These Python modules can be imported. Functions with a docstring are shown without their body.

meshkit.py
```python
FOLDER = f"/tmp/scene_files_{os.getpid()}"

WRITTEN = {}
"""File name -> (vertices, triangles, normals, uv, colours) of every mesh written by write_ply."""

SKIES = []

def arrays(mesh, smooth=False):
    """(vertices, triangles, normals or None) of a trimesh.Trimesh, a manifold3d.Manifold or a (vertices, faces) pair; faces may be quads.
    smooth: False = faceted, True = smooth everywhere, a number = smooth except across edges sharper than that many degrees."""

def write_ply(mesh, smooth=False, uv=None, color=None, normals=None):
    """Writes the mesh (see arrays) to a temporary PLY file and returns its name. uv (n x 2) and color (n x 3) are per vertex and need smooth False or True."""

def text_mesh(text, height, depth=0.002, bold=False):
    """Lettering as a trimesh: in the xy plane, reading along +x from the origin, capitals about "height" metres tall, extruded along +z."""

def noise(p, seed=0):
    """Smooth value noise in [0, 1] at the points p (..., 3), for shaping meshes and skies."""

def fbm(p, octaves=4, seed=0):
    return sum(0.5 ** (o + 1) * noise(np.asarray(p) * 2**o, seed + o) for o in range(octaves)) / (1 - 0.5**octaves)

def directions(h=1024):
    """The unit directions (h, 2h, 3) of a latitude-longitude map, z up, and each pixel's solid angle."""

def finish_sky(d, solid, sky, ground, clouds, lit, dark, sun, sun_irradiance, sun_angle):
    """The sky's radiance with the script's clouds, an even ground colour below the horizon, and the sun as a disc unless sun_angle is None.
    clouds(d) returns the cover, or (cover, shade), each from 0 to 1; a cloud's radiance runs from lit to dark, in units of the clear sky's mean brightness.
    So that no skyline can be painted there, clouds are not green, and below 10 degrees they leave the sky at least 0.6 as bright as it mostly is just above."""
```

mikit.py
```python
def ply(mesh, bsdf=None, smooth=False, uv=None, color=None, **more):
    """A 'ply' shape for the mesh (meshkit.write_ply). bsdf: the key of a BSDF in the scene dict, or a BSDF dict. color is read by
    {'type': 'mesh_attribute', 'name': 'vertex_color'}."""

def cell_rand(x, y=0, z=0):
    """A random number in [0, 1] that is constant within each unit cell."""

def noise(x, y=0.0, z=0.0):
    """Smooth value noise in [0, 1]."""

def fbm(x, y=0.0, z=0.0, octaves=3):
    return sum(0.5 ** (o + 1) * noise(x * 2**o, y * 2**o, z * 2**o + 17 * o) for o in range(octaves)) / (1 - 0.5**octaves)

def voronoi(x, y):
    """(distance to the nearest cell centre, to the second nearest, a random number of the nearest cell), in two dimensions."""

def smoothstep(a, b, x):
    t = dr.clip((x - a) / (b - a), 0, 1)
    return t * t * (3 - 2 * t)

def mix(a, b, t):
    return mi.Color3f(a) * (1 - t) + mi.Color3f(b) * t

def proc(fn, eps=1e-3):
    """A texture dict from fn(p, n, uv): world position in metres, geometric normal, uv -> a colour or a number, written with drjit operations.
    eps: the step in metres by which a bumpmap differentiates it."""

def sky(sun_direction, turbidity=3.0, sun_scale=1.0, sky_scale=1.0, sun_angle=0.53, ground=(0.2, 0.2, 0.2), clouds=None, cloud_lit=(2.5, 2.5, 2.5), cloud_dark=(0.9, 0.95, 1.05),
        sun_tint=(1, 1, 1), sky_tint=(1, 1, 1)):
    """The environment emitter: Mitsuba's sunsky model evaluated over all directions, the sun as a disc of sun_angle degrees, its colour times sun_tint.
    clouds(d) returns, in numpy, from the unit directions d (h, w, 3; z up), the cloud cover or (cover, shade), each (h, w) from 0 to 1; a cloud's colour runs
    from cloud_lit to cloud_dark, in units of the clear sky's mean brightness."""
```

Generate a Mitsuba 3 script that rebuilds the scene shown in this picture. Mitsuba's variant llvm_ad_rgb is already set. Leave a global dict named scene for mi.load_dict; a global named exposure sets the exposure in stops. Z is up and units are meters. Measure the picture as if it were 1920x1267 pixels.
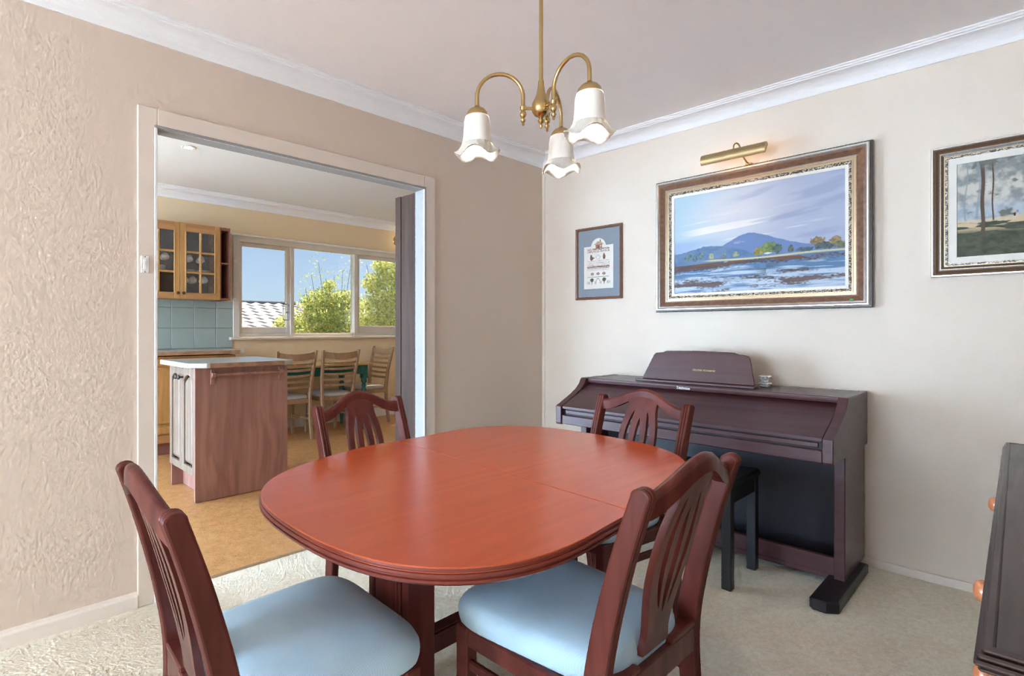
import math, random
import numpy as np, trimesh, manifold3d as m3, mitsuba as mi, drjit as dr, mikit, meshkit
from shapely.geometry import Polygon
from mikit import noise, fbm, voronoi, smoothstep, mix, cell_rand

T = mi.ScalarTransform4f
scene, labels = {}, {}
PI = math.pi
rng = np.random.default_rng(7)

# ------------------------------------------------------------------ camera, sky, large lights, exposure
CAM = np.array([2.5743, -3.3825, 1.1743]); YAW = 0.7397; FPX, PX, PY = 1020.083, 831.2485, 617.12
FWD = np.array([-math.cos(YAW), math.sin(YAW), 0.0])
scene['camera'] = {'type': 'perspective', 'fov': 2 * math.degrees(math.atan(960 / FPX)), 'fov_axis': 'x',
                   'principal_point_offset_x': (960 - PX) / 1920, 'principal_point_offset_y': (633.5 - PY) / 1267,
                   'to_world': T().look_at(origin=CAM.tolist(), target=(CAM + FWD).tolist(), up=[0, 0, 1]), 'near_clip': 0.02, 'far_clip': 500.0}
exposure = 0.40
scene['sky'] = mikit.sky([-0.62, 0.30, 1.10], turbidity=4.2, sun_scale=7.0, sky_scale=2.3, ground=(0.25, 0.27, 0.2), sky_tint=(.92, 1.0, 1.10))
REAR_GLOW = [15.0, 20.0, 26.0]      # glow of the sheet added in the unseen rear window, in place of daylight
SIDE_GLOW = [8.9, 14.6, 20.8]        # same added glow for the two unseen kitchen windows
SHADE_GLOW, RIM_GLOW, BULB = [37.0, 28.6, 20.6], [0.52, 0.46, 0.38], [90.0, 75.0, 56.0]
DOWNLIGHT = [60.0, 50.0, 36.0]
PICTURE_BULB = [9.0, 5.6, 2.6]

# ------------------------------------------------------------------ helpers
def numbered(name, parent=None):
    base = f'{parent}__{name}' if parent else name
    used = lambda k: k in scene or k in labels or any(q.startswith(k + '__') for q in scene)
    if not used(base): return base
    i = 1
    while used(f'{base}_{i:03d}'): i += 1
    return f'{base}_{i:03d}'

def put(name, mesh, mat, parent=None, smooth=False, M=None, label=None, cat=None, group=None, kind=None, **more):
    key = numbered(name, parent)
    d = mesh if isinstance(mesh, dict) else mikit.ply(mesh, mat, smooth, **more)
    if M is not None: d = {**d, 'to_world': M}
    scene[key] = d
    l = {k: v for k, v in (('label', label), ('category', cat), ('group', group), ('kind', kind)) if v}
    if l: labels[key] = l
    return key

def thing(name, label, cat, group=None):
    key = numbered(name); labels[key] = {'label': label, 'category': cat}
    if group: labels[key]['group'] = group
    return key

def struct(name, mesh, mat, label=None, parent=None, **k):
    return put(name, mesh, mat, parent, label=label, kind='structure' if parent is None else None, **k)

cat_ = trimesh.util.concatenate
def V(m): return m if isinstance(m, trimesh.Trimesh) else trimesh.Trimesh(np.asarray(m[0], float), np.asarray(m[1]), process=False)

def box(x0, x1, y0, y1, z0, z1, b=0.0):
    x0, x1 = min(x0, x1), max(x0, x1); y0, y1 = min(y0, y1), max(y0, y1); z0, z1 = min(z0, z1), max(z0, z1)
    b = min(b, 0.45 * min(x1 - x0, y1 - y0, z1 - z0))
    if b <= 0:
        m = trimesh.creation.box(extents=(x1 - x0, y1 - y0, z1 - z0)); m.apply_translation(((x0 + x1) / 2, (y0 + y1) / 2, (z0 + z1) / 2)); return m
    pts = []
    for x, sx in ((x0, 1), (x1, -1)):
        for y, sy in ((y0, 1), (y1, -1)):
            for z, sz in ((z0, 1), (z1, -1)):
                pts += [(x + sx * b, y + sy * b, z), (x + sx * b, y, z + sz * b), (x, y + sy * b, z + sz * b)]
    return trimesh.convex.convex_hull(np.array(pts))

def grid_rings(rings, cap=True):
    """loft through rings (k, n, 3), closed round; caps fan to the ring's centre."""
    rings = np.asarray(rings, float); k, n = rings.shape[:2]
    v = rings.reshape(-1, 3); f = []
    for i in range(k - 1):
        for j in range(n):
            a, b = i * n + j, i * n + (j + 1) % n
            f += [(a, b, b + n), (a, b + n, a + n)]
    if cap:
        v = np.vstack([v, rings[0].mean(0), rings[-1].mean(0)])
        for j in range(n):
            f += [(k * n, (j + 1) % n, j), (k * n + 1, (k - 1) * n + j, (k - 1) * n + (j + 1) % n)]
    return trimesh.Trimesh(v, np.array(f), process=False)

def lathe(profile, n=32, centre=(0, 0, 0)):
    a = np.arange(n) * 2 * PI / n
    m = grid_rings([[(r * math.cos(t), r * math.sin(t), z) for t in a] for r, z in profile]); m.apply_translation(centre); return m

def tube(path, r, n=12, cap=True):
    P = np.asarray(path, float); k = len(P); rr = np.broadcast_to(np.asarray(r, float), (k,))
    t = np.gradient(P, axis=0); t /= np.linalg.norm(t, axis=1, keepdims=True)
    u = np.cross(t[0], [0.3, 0.2, 0.93]);  u = np.cross(t[0], [0, 1, 0]) if np.linalg.norm(u) < .1 else u
    u /= np.linalg.norm(u); rings = []; a = np.arange(n) * 2 * PI / n
    for i in range(k):
        u = u - t[i] * (u @ t[i]); u /= np.linalg.norm(u); w = np.cross(t[i], u)
        rings.append(P[i] + rr[i] * (np.cos(a)[:, None] * u + np.sin(a)[:, None] * w))
    return grid_rings(rings, cap)

def inset(poly, d):
    P = np.asarray(poly, float); n = len(P)
    e = np.roll(P, -1, 0) - P; e /= np.linalg.norm(e, axis=1, keepdims=True) + 1e-12
    nr = np.stack([-e[:, 1], e[:, 0]], 1)                      # inward for counter-clockwise
    a, b = np.roll(nr, 1, 0), nr
    m = a + b; m /= (m * m).sum(1, keepdims=True) / 2 + 1e-9
    return P + m * d

def ccw(p):
    p = np.asarray(p, float); x, y = p[:, 0], p[:, 1]
    return p if (x * np.roll(y, -1) - y * np.roll(x, -1)).sum() > 0 else p[::-1].copy()

def bevel_extrude(poly, h, c=0.002, prof=None):
    """solid over a 2D outline, along +z from 0 to h, edges bevelled by c; prof: list of (inset, z) instead."""
    P = ccw(poly); n = len(P)
    prof = prof or ([(c, 0), (0, c), (0, h - c), (c, h)] if c > 0 else [(0, 0), (0, h)])
    rings = [np.column_stack([inset(P, d), np.full(n, z)]) for d, z in prof]
    v = np.vstack(rings); f = []
    for i in range(len(prof) - 1):
        for j in range(n):
            a, b = i * n + j, i * n + (j + 1) % n
            f += [(a, b, b + n), (a, b + n, a + n)]
    for i, flip in ((0, True), (len(prof) - 1, False)):
        tri = m3.triangulate([rings[i][:, :2]])
        tri = np.asarray(tri)
        f += [tuple((t[::-1] if flip else t) + i * n) for t in tri]
    return trimesh.Trimesh(v, np.array(f), process=False)

def axes(m, ex, ey, ez, o=(0, 0, 0)):
    """map local x,y,z onto the given vectors."""
    m = m.copy(); A = np.column_stack([ex, ey, ez]).astype(float)
    m.vertices = m.vertices @ A.T + np.asarray(o, float)
    if np.linalg.det(A) < 0: m.faces = m.faces[:, ::-1]
    return m

XZ = dict(ex=(1, 0, 0), ey=(0, 0, 1), ez=(0, 1, 0))    # outline in x,z ; thickness along +y
YZ = dict(ex=(0, 1, 0), ey=(0, 0, 1), ez=(1, 0, 0))    # outline in y,z ; thickness along +x

def warp(m, fn):
    m = m.copy(); m.vertices = fn(np.array(m.vertices)); return m

def smooth_poly(pts, n=8, closed=False):
    """Catmull-Rom through pts"""
    P = np.asarray(pts, float)
    Q = np.vstack([P[-1:], P, P[:2]]) if closed else np.vstack([2 * P[0] - P[1], P, 2 * P[-1] - P[-2]])
    out = []
    for i in range(1, len(Q) - 2):
        for t in np.arange(n) / n:
            a, b, c, d = Q[i - 1], Q[i], Q[i + 1], Q[i + 2]
            out.append(.5 * (2 * b + (c - a) * t + (2 * a - 5 * b + 4 * c - d) * t * t + (3 * b - a - 3 * c + d) * t ** 3))
    if not closed: out.append(P[-1])
    return np.array(out)

def rotz(x, y, deg, z=0): return T().translate([x, y, z]).rotate([0, 0, 1], deg)

def frame_ring(x0, x1, z0, z1, prof):
    """mitred picture-frame moulding in the x-z plane; prof = (inset from the outer edge, y) points, closed by the caller's order."""
    v = []; k = len(prof)
    for cx, cz, sx, sz in ((x0, z0, 1, 1), (x1, z0, -1, 1), (x1, z1, -1, -1), (x0, z1, 1, -1)):
        for d, y in prof: v.append((cx + sx * d, y, cz + sz * d))
    f = []
    for c in range(4):
        for i in range(k):
            a, b = c * k + i, c * k + (i + 1) % k; a2, b2 = (c + 1) % 4 * k + i, (c + 1) % 4 * k + (i + 1) % k
            f += [(a, a2, b2), (a, b2, b)]
    m = trimesh.Trimesh(np.array(v, float), np.array(f), process=False)
    if m.volume < 0: m.faces = m.faces[:, ::-1]
    return m

# ------------------------------------------------------------------ materials
def mat(name, d): scene['m_' + name] = d; return 'm_' + name
def rgb(*c): return {'type': 'rgb', 'value': [float(x) for x in c]}
def tex(c): return rgb(*c) if isinstance(c, tuple) else mikit.proc(c)
def pbr(name, c, rough=.5, spec=.4, metal=0., coat=0., sheen=0., bump=None, bscale=1., eps=1e-3):
    d = {'type': 'principled', 'base_color': tex(c), 'roughness': rough, 'specular': spec, 'metallic': metal, 'clearcoat': coat, 'clearcoat_gloss': .9, 'sheen': sheen}
    if bump: d = {'type': 'bumpmap', 'arbitrary': mikit.proc(bump, eps), 'scale': bscale, 'bsdf': d}
    return mat(name, {'type': 'twosided', 'bsdf': d})
def matte(name, c, bump=None, bscale=1., eps=1e-3):
    d = {'type': 'diffuse', 'reflectance': tex(c)}
    if bump: d = {'type': 'bumpmap', 'arbitrary': mikit.proc(bump, eps), 'scale': bscale, 'bsdf': d}
    return mat(name, {'type': 'twosided', 'bsdf': d})
def lacquer(name, c, alpha=.1, ior=1.5):
    return mat(name, {'type': 'twosided', 'bsdf': {'type': 'roughplastic', 'diffuse_reflectance': tex(c), 'alpha': alpha, 'int_ior': ior}})

def wood(a, b, gx, gy, gz, s=1.0):
    """grain: low frequency along one axis, high across the others"""
    def fn(p, n, uv):
        w = noise(p.x * 3, p.y * 3, p.z * 3) * 1.6
        g = fbm(p.x * gx + w, p.y * gy + w, p.z * gz + w, octaves=3)
        l = noise(p.x * gx * 5, p.y * gy * 5, p.z * gz * 5)
        t = dr.clip((g - .5) * 2.2 * s + .5 + (l - .5) * .35 * s, 0, 1)
        return mix(a, b, t)
    return fn

wall_l = matte('wall_left', (.66, .535, .440), bump=lambda p, n, uv: fbm(p.y * 160, p.z * 160, p.x * 160, octaves=2), bscale=.0022, eps=2e-3)
wall_b = matte('wall_back', (.735, .640, .540))
wall_k = matte('wall_kitchen', (.76, .595, .395))
white_p = pbr('white_paint', (.80, .79, .77), .45, .35)
casing_p = matte('casing', (.71, .605, .52))
skirt_p = pbr('skirting', (.78, .70, .62), .5, .3)
jamb_dim = pbr('jamb_dimmed', (.28, .27, .26), .6, .2)  # white paint with its colour darkened to offset the strong window light
ceil_p = matte('ceiling', (.86, .81, .79))
corn_p = matte('cornice', (.82, .80, .79))
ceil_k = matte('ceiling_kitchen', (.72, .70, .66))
frame_p = pbr('window_paint', (.66, .60, .53), .45, .35)

def carpet_c(p, n, uv):
    t = fbm(p.x * 5, p.y * 5, 0, octaves=3); s = noise(p.x * 260 + noise(p.x * 40, p.y * 40) * 4, p.y * 260)
    return mix((.69, .615, .47), (.85, .80, .68), dr.clip(t * .7 + (s - .5) * .75 + (noise(p.x * 90 + 9, p.y * 60) - .5) * .55 + .2, 0, 1))
carpet = matte('carpet', carpet_c, bump=lambda p, n, uv: fbm(p.x * 150, p.y * 150, 0, octaves=2), bscale=.006, eps=2e-3)
def cork_c(p, n, uv):
    s = noise(p.x * 190, p.y * 190); t = fbm(p.x * 26, p.y * 26, 1, octaves=3); b = fbm(p.x * 2, p.y * 2, 5, octaves=2)
    return mix((.52, .24, .085), (.74, .40, .17), dr.clip(t * .7 + (s - .5) * .7 + b * .35, 0, 1))
cork = lacquer('cork', cork_c, .22)

mahog = lacquer('mahogany', wood((.078, .0175, .0135), (.140, .034, .025), 26, 26, 2.2), .13, 1.3)
table_w = lacquer('table_wood', wood((.43, .067, .018), (.51, .089, .026), 60, 3.0, 60, .5), .06, 1.6)
edge_red = lacquer('table_edge', (.185, .036, .024), .15, 1.45)
piano_w = lacquer('piano_wood', wood((.064, .023, .025), (.088, .034, .035), 2.0, 40, 40, .7), .16)
piano_dark = lacquer('piano_dark', (.016, .010, .014), .25, 1.4)
black_w = lacquer('black_wood', (.016, .016, .018), .25)
black_v = pbr('black_vinyl', (.012, .012, .014), .45, .4)
side_w = lacquer('sideboard_wood', wood((.036, .018, .015), (.064, .034, .029), 30, 2.0, 30), .16)
copper = pbr('copper_knob', (.55, .20, .085), .22, .7, coat=1.)
def weave(p, n, uv):
    a = dr.sin(p.x * 1250 + p.z * 600) * dr.sin(p.y * 1250 + p.z * 600); s = fbm(p.x * 14, p.y * 14, p.z * 14, octaves=2)
    return mix((.43, .66, .85), (.62, .82, .94), dr.clip(.5 + a * .34 + (s - .5) * .4, 0, 1))
fabric = pbr('seat_fabric', weave, .85, .15, sheen=.4)

brass = pbr('brass', (.60, .42, .19), .15, .5, metal=1.)
brass_d = pbr('antique_brass', (.46, .32, .155), .42, .5, metal=.85)
rim_glass = pbr('rim_glass', (.50, .48, .44), .3, .5)
opal = pbr('opal_glass', (.86, .83, .77), .25, .5)
island_w = lacquer('island_wood', wood((.29, .132, .104), (.40, .205, .158), 30, 30, 1.6), .3)
def oak_sheen(p, n, uv):
    g = fbm(p.x * 34, p.y * 34, p.z * 2.2, octaves=3); l = noise(p.x * 160, p.y * 160, p.z * 9)
    return mix((.21, .15, .115), (.29, .225, .18), dr.clip((g - .5) * 1.8 + .5 + (l - .5) * .4, 0, 1))
oak_sheen_w = lacquer('oak_sheen_doors', oak_sheen, .22)  # oak greyed: pale reflected light is mixed into its colour
kit_w = lacquer('kitchen_oak', wood((.42, .205, .062), (.56, .30, .105), 24, 24, 1.8), .28)
kit_w2 = lacquer('kitchen_oak_rail', wood((.36, .165, .060), (.47, .235, .092), 24, 2.0, 24), .28)
edge_w = lacquer('worktop_edge', wood((.30, .15, .085), (.42, .235, .145), 2, 24, 24), .3)
def lam(p, n, uv):
    s = noise(p.x * 300, p.y * 300, p.z * 300)
    return mix((.42, .41, .385), (.55, .53, .49), s)
laminate = lacquer('worktop_laminate', lam, .12)
lam_edge = matte('laminate_edge', (.62, .54, .43))
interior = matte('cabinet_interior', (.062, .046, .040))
shelf_red = matte('end_shelf', (.22, .095, .070))
knob_d = lacquer('dark_knob', (.055, .026, .020), .2)
knob_b = lacquer('black_knob', (.03, .03, .035), .15)
tile_m = [lacquer(f'green_tile_{i}', c, .12) for i, c in enumerate(((.33, .385, .355), (.35, .40, .37), (.315, .37, .34)))]
grout = matte('grout', (.30, .27, .23))
china = lacquer('china', (.74, .74, .70), .08)
chair_w = lacquer('beech_chair', wood((.29, .155, .078), (.38, .215, .115), 26, 26, 3), .22)
taupe = pbr('taupe_seat', (.43, .37, .33), .6, .3)
green_p = lacquer('green_paint', (.012, .105, .075), .2)
pine = lacquer('pine_top', wood((.52, .30, .12), (.66, .42, .19), 30, 2, 30), .16)
steel = pbr('steel', (.35, .36, .37), .3, .5, metal=1.)
plate_p = pbr('switch_plastic', (.83, .83, .81), .35, .4)
screw = pbr('screw', (.10, .07, .06), .5, .4)
door_w = pbr('door_veneer', wood((.036, .017, .011), (.060, .029, .019), 30, 30, 1.3), .5, .2)
fr_br = pbr('frame_brown', lambda p, n, uv: mix((.10, .045, .026), (.22, .110, .060), fbm(p.x * 60, p.y * 40, p.z * 60, octaves=3)), .30, .6)
fr_silver = pbr('frame_silver', (.64, .60, .54), .28, .6, metal=.75)
fr_gold = pbr('frame_gold', (.44, .30, .18), .35, .5, metal=.55)
fr_orn = pbr('frame_ornament', lambda p, n, uv: mix((.05, .035, .025), (.62, .53, .42), smoothstep(.42, .60, noise(p.x * 240, p.y * 90, p.z * 240))), .4, .5)
fr_dark = pbr('frame_dark', (.055, .040, .034), .35, .5)
fr_choc = pbr('frame_chocolate', (.10, .052, .028), .35, .5)
liner = matte('liner', (.76, .72, .65))
mat_bl = matte('blue_mount', (.275, .315, .355))
small_fr = pbr('small_frame', (.17, .075, .040), .35, .5)
silver_t = matte('silver_lettering', (.90, .92, .94))
gold_t = pbr('gold_lettering', (.62, .46, .20), .35, .5)
green_dot = matte('green_sticker', (.08, .50, .16))
glass = mat('pane', {'type': 'thindielectric', 'int_ior': 1.5})
bark = matte('bark', (.20, .15, .10))
def leafc(a, b): return {'type': 'principledthin', 'base_color': rgb(*a), 'roughness': .5, 'diff_trans': 1.1, 'spec_trans': 0.0}
leaf_y = mat('leaf_yellow', leafc((.60, .66, .17), 0)); leaf_g = mat('leaf_green', leafc((.26, .40, .10), 0)); leaf_l = mat('leaf_light', leafc((.85, .84, .45), 0))
grass = matte('grass', lambda p, n, uv: mix((.10, .17, .05), (.22, .28, .09), fbm(p.x, p.y, 0, octaves=3)))
roof_m = [matte(f'roof_tile_{i}', c) for i, c in enumerate(((.55, .56, .58), (.61, .62, .63), (.50, .51, .54)))]
roof_under = matte('roof_underlay', (.04, .045, .06))
slate = matte('ridge_slate', (.10, .115, .15))
brick = matte('house_render', (.60, .55, .48))

# ================================================================== THE SETTING
CZ, KZ = 2.495, 2.63           # ceilings
KX = -3.45                     # kitchen window wall
OY0, OY1, OZ = -2.713, -1.204, 2.04
RX, RY, KL, KR = 3.02, -8.0, -7.2, 2.4
struct('floor', box(-.063, RX, RY, 0, -.03, 0), carpet, 'cream plush carpet of the dining room')
struct('floor_kitchen', box(KX, -.063, KL, KR, -.03, -.002), cork, 'orange cork floor of the kitchen')
struct('wall_left', cat_([box(-.075, 0, KL, OY0 - .012, 0, KZ), box(-.075, 0, OY1 + .012, KR, 0, KZ), box(-.075, 0, OY0 - .012, OY1 + .012, OZ + .012, KZ)]), wall_l, 'beige stippled wall with the wide kitchen opening')
struct('wall_back', box(0, RX + .1, 0, .1, 0, CZ), wall_b, 'cream wall behind the piano, hung with pictures')
struct('wall_right', box(RX, RX + .1, RY, 0, 0, CZ), wall_b, 'cream wall beside the sideboard')
W1 = (.20, 2.10, .08, 2.15)
struct('wall_front', cat_([box(0, W1[0], RY - .1, RY, 0, CZ), box(W1[1], RX + .1, RY - .1, RY, 0, CZ), box(W1[0], W1[1], RY - .1, RY, 0, W1[2]), box(W1[0], W1[1], RY - .1, RY, W1[3], CZ)]), wall_b, 'cream wall with the rear window')
struct('ceiling', box(-.075, RX + .1, RY - .1, .1, CZ, CZ + .05), ceil_p, 'plain off-white dining room ceiling')
struct('ceiling_kitchen', box(KX - .1, -.075, KL - .1, KR + .1, KZ, KZ + .05), ceil_k, 'plain cream kitchen ceiling')
# cornices
def cornice(L, prof):     # prof in (out, down); runs along +x from 0..L, wall behind at y=0, out = -y
    P = np.array(prof); n = len(P)
    v = [(x, -o, -d) for x in (0, L) for o, d in P]
    f = []
    for i in range(n): a, b = i, (i + 1) % n; f += [(a, b, b + n), (a, b + n, a + n)]
    m = trimesh.Trimesh(np.array(v), np.array(f), process=False); return m
cove = [(0, 0), (.100, 0), (.100, .006), (.092, .010), (.090, .016), (.082, .018), (.080, .024)] + [(.080 - .072 * math.sin(t) ** 1.0 * 1.0, .024 + .056 * (1 - math.cos(t)) * 1.0) for t in np.linspace(.15, PI / 2, 7)] + [(.006, .089), (0, .089)]
def place_cornice(name, L, o, deg, label, prof=cove, m=corn_p, mir=False):
    c = cornice(L, prof)
    struct(name, c, m, label, M=T().translate(list(o)).rotate([0, 0, 1], deg))
place_cornice('trim_1', RX, (0, 0, CZ), 0, 'white coved cornice above the picture wall')
place_cornice('trim_2', -RY, (0, RY, CZ), 90, 'white coved cornice above the kitchen opening')
place_cornice('trim_3', -RY, (RX, 0, CZ), -90, 'white coved cornice above the right wall')
place_cornice('trim_4', RX, (RX, RY, CZ), 180, 'white coved cornice above the rear window')
kcove = [(0, 0), (.13, 0), (.13, .010), (.118, .014), (.116, .024), (.104, .026), (.102, .036)] + [(.102 - .095 * math.sin(t), .036 + .060 * (1 - math.cos(t))) for t in np.linspace(.15, PI / 2, 7)] + [(.005, .104), (0, .104)]
place_cornice('trim_5', KR - KL, (KX, KL, KZ), 90, 'cream stepped cornice of the kitchen', kcove)
# casing, jambs of the opening
struct('trim_6', box(0, .015, -2.789, OY0, 0, 2.124, .003), casing_p, 'beige casing board on the left of the kitchen opening')
struct('trim_7', box(0, .015, OY1, -1.116, 0, 2.124, .003), casing_p, 'beige casing board on the right of the kitchen opening')
struct('trim_8', box(0, .015, OY0, OY1, OZ, 2.124, .003), casing_p, 'beige casing board above the kitchen opening')
struct('trim_9', box(-.078, .018, OY0 - .012, OY0, 0, OZ, .002), white_p, 'white jamb on the left of the kitchen opening')
struct('trim_10', box(-.078, .018, OY1, OY1 + .012, 0, OZ, .002), jamb_dim, 'white jamb, colour darkened against strong light, on the right of the kitchen opening')
struct('trim_11', box(-.078, .018, OY0 - .012, OY1 + .012, OZ, OZ + .012, .002), jamb_dim, 'white head of the kitchen opening, colour darkened against strong light')
struct('trim_12', cat_([box(0, .022, -.010, 0, 0, 2.406, .003), box(.022, .028, -.004, 0, 0, 2.406)]), wall_b, 'narrow moulding in the corner of the room')
struct('trim_13', box(-.075, -.055, OY0, OY1, 0, .004), fr_gold, 'thin bar between carpet and cork floor')
def skirt(y0, y1): return axes(bevel_extrude([(0, 0), (.018, 0), (.018, .050), (.012, .060), (0, .066)], y1 - y0, 0), (1, 0, 0), (0, 0, 1), (0, 1, 0), (0, y0, 0))
struct('baseboard_left', skirt(RY, -2.789), skirt_p, 'beige skirting below the left wall')
struct('baseboard_corner', skirt(-1.116, 0), skirt_p, 'beige skirting right of the kitchen opening')
struct('baseboard_back', box(.0, RX, -.014, 0, 0, .042, .003), skirt_p, 'low pale skirting behind the piano')
# rear dining-room window unseen, with an added glowing sheet for daylight
for wn, (x0, x1, z0, z1), k in (('window_1', W1, 1.0),):
    xm = (x0 + x1) / 2
    struct(wn, cat_([box(x0, x0 + .06, RY - .08, RY + .02, z0, z1, .004), box(x1 - .06, x1, RY - .08, RY + .02, z0, z1, .004), box(x0, x1, RY - .08, RY + .02, z1 - .06, z1, .004), box(x0, x1, RY - .08, RY + .03, z0, z0 + .06, .004), box(xm - .03, xm + .03, RY - .08, RY + .005, z0, z1, .004)]), white_p, 'white framed unseen rear window with an added glowing sheet')
    put('glow_sheet', trimesh.Trimesh([(x0 + .06, RY - .03, z0 + .05), (x1 - .06, RY - .03, z0 + .05), (x1 - .06, RY - .03, z1 - .06), (x0 + .06, RY - .03, z1 - .06)], [(0, 2, 1), (0, 3, 2)], process=False), white_p, wn, emitter={'type': 'area', 'radiance': rgb(*[c * k for c in REAR_GLOW])})
# kitchen walls
KW = (-.985, 1.32, 1.095, 2.165)      # y0,y1,z0,z1 of the window opening
W5 = (-6.9, -4.6, .05, 2.2)
struct('wall_kitchen_far', cat_([box(KX - .1, KX, KL, W5[0], 0, KZ), box(KX - .1, KX, W5[0], W5[1], 0, W5[2]), box(KX - .1, KX, W5[0], W5[1], W5[3], KZ), box(KX - .1, KX, W5[1], KW[0], 0, KZ), box(KX - .1, KX, KW[1], KR, 0, KZ), box(KX - .1, KX, KW[0], KW[1], 0, KW[2]), box(KX - .1, KX, KW[0], KW[1], KW[3], KZ)]), wall_k, 'ochre kitchen wall with the wide window')
W3 = (-3.30, -.75, .05, 2.2)
struct('wall_kitchen_left', cat_([box(KX - .1, W3[0], KL - .1, KL, 0, KZ), box(W3[1], 0, KL - .1, KL, 0, KZ), box(W3[0], W3[1], KL - .1, KL, 0, W3[2]), box(W3[0], W3[1], KL - .1, KL, W3[3], KZ)]), wall_k, 'ochre kitchen wall with the side window')
struct('wall_kitchen_right', box(KX - .1, 0, KR, KR + .1, 0, KZ), wall_k, 'ochre kitchen end wall')
struct('baseboard_kitchen', box(KX, KX + .016, KL, KR, 0, .115, .004), white_p, 'white skirting below the kitchen window')
a0, a1, b0, b1 = W3
struct('window_3', cat_([box(a0, a0 + .06, KL - .08, KL + .02, b0, b1, .004), box(a1 - .06, a1, KL - .08, KL + .02, b0, b1, .004), box(a0, a1, KL - .08, KL + .02, b1 - .06, b1, .004), box(a0, a1, KL - .08, KL + .04, b0, b0 + .05, .004)]), white_p, 'white framed side window of the kitchen')
put('glow_sheet', trimesh.Trimesh([(a0 + .06, KL - .03, b0 + .05), (a1 - .06, KL - .03, b0 + .05), (a1 - .06, KL - .03, b1 - .06), (a0 + .06, KL - .03, b1 - .06)], [(0, 2, 1), (0, 3, 2)], process=False), white_p, 'window_3', emitter={'type': 'area', 'radiance': rgb(*SIDE_GLOW)})  # emitting sheet added for the daylight of the unseen side window
a0, a1, b0, b1 = W5
struct('window_4', cat_([box(KX - .08, KX + .02, a0, a0 + .06, b0, b1, .004), box(KX - .08, KX + .02, a1 - .06, a1, b0, b1, .004), box(KX - .08, KX + .02, a0, a1, b1 - .06, b1, .004), box(KX - .08, KX + .02, a0, a1, b0, b0 + .06, .004)]), white_p, 'white framed glazed door at the far end of the kitchen')
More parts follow.
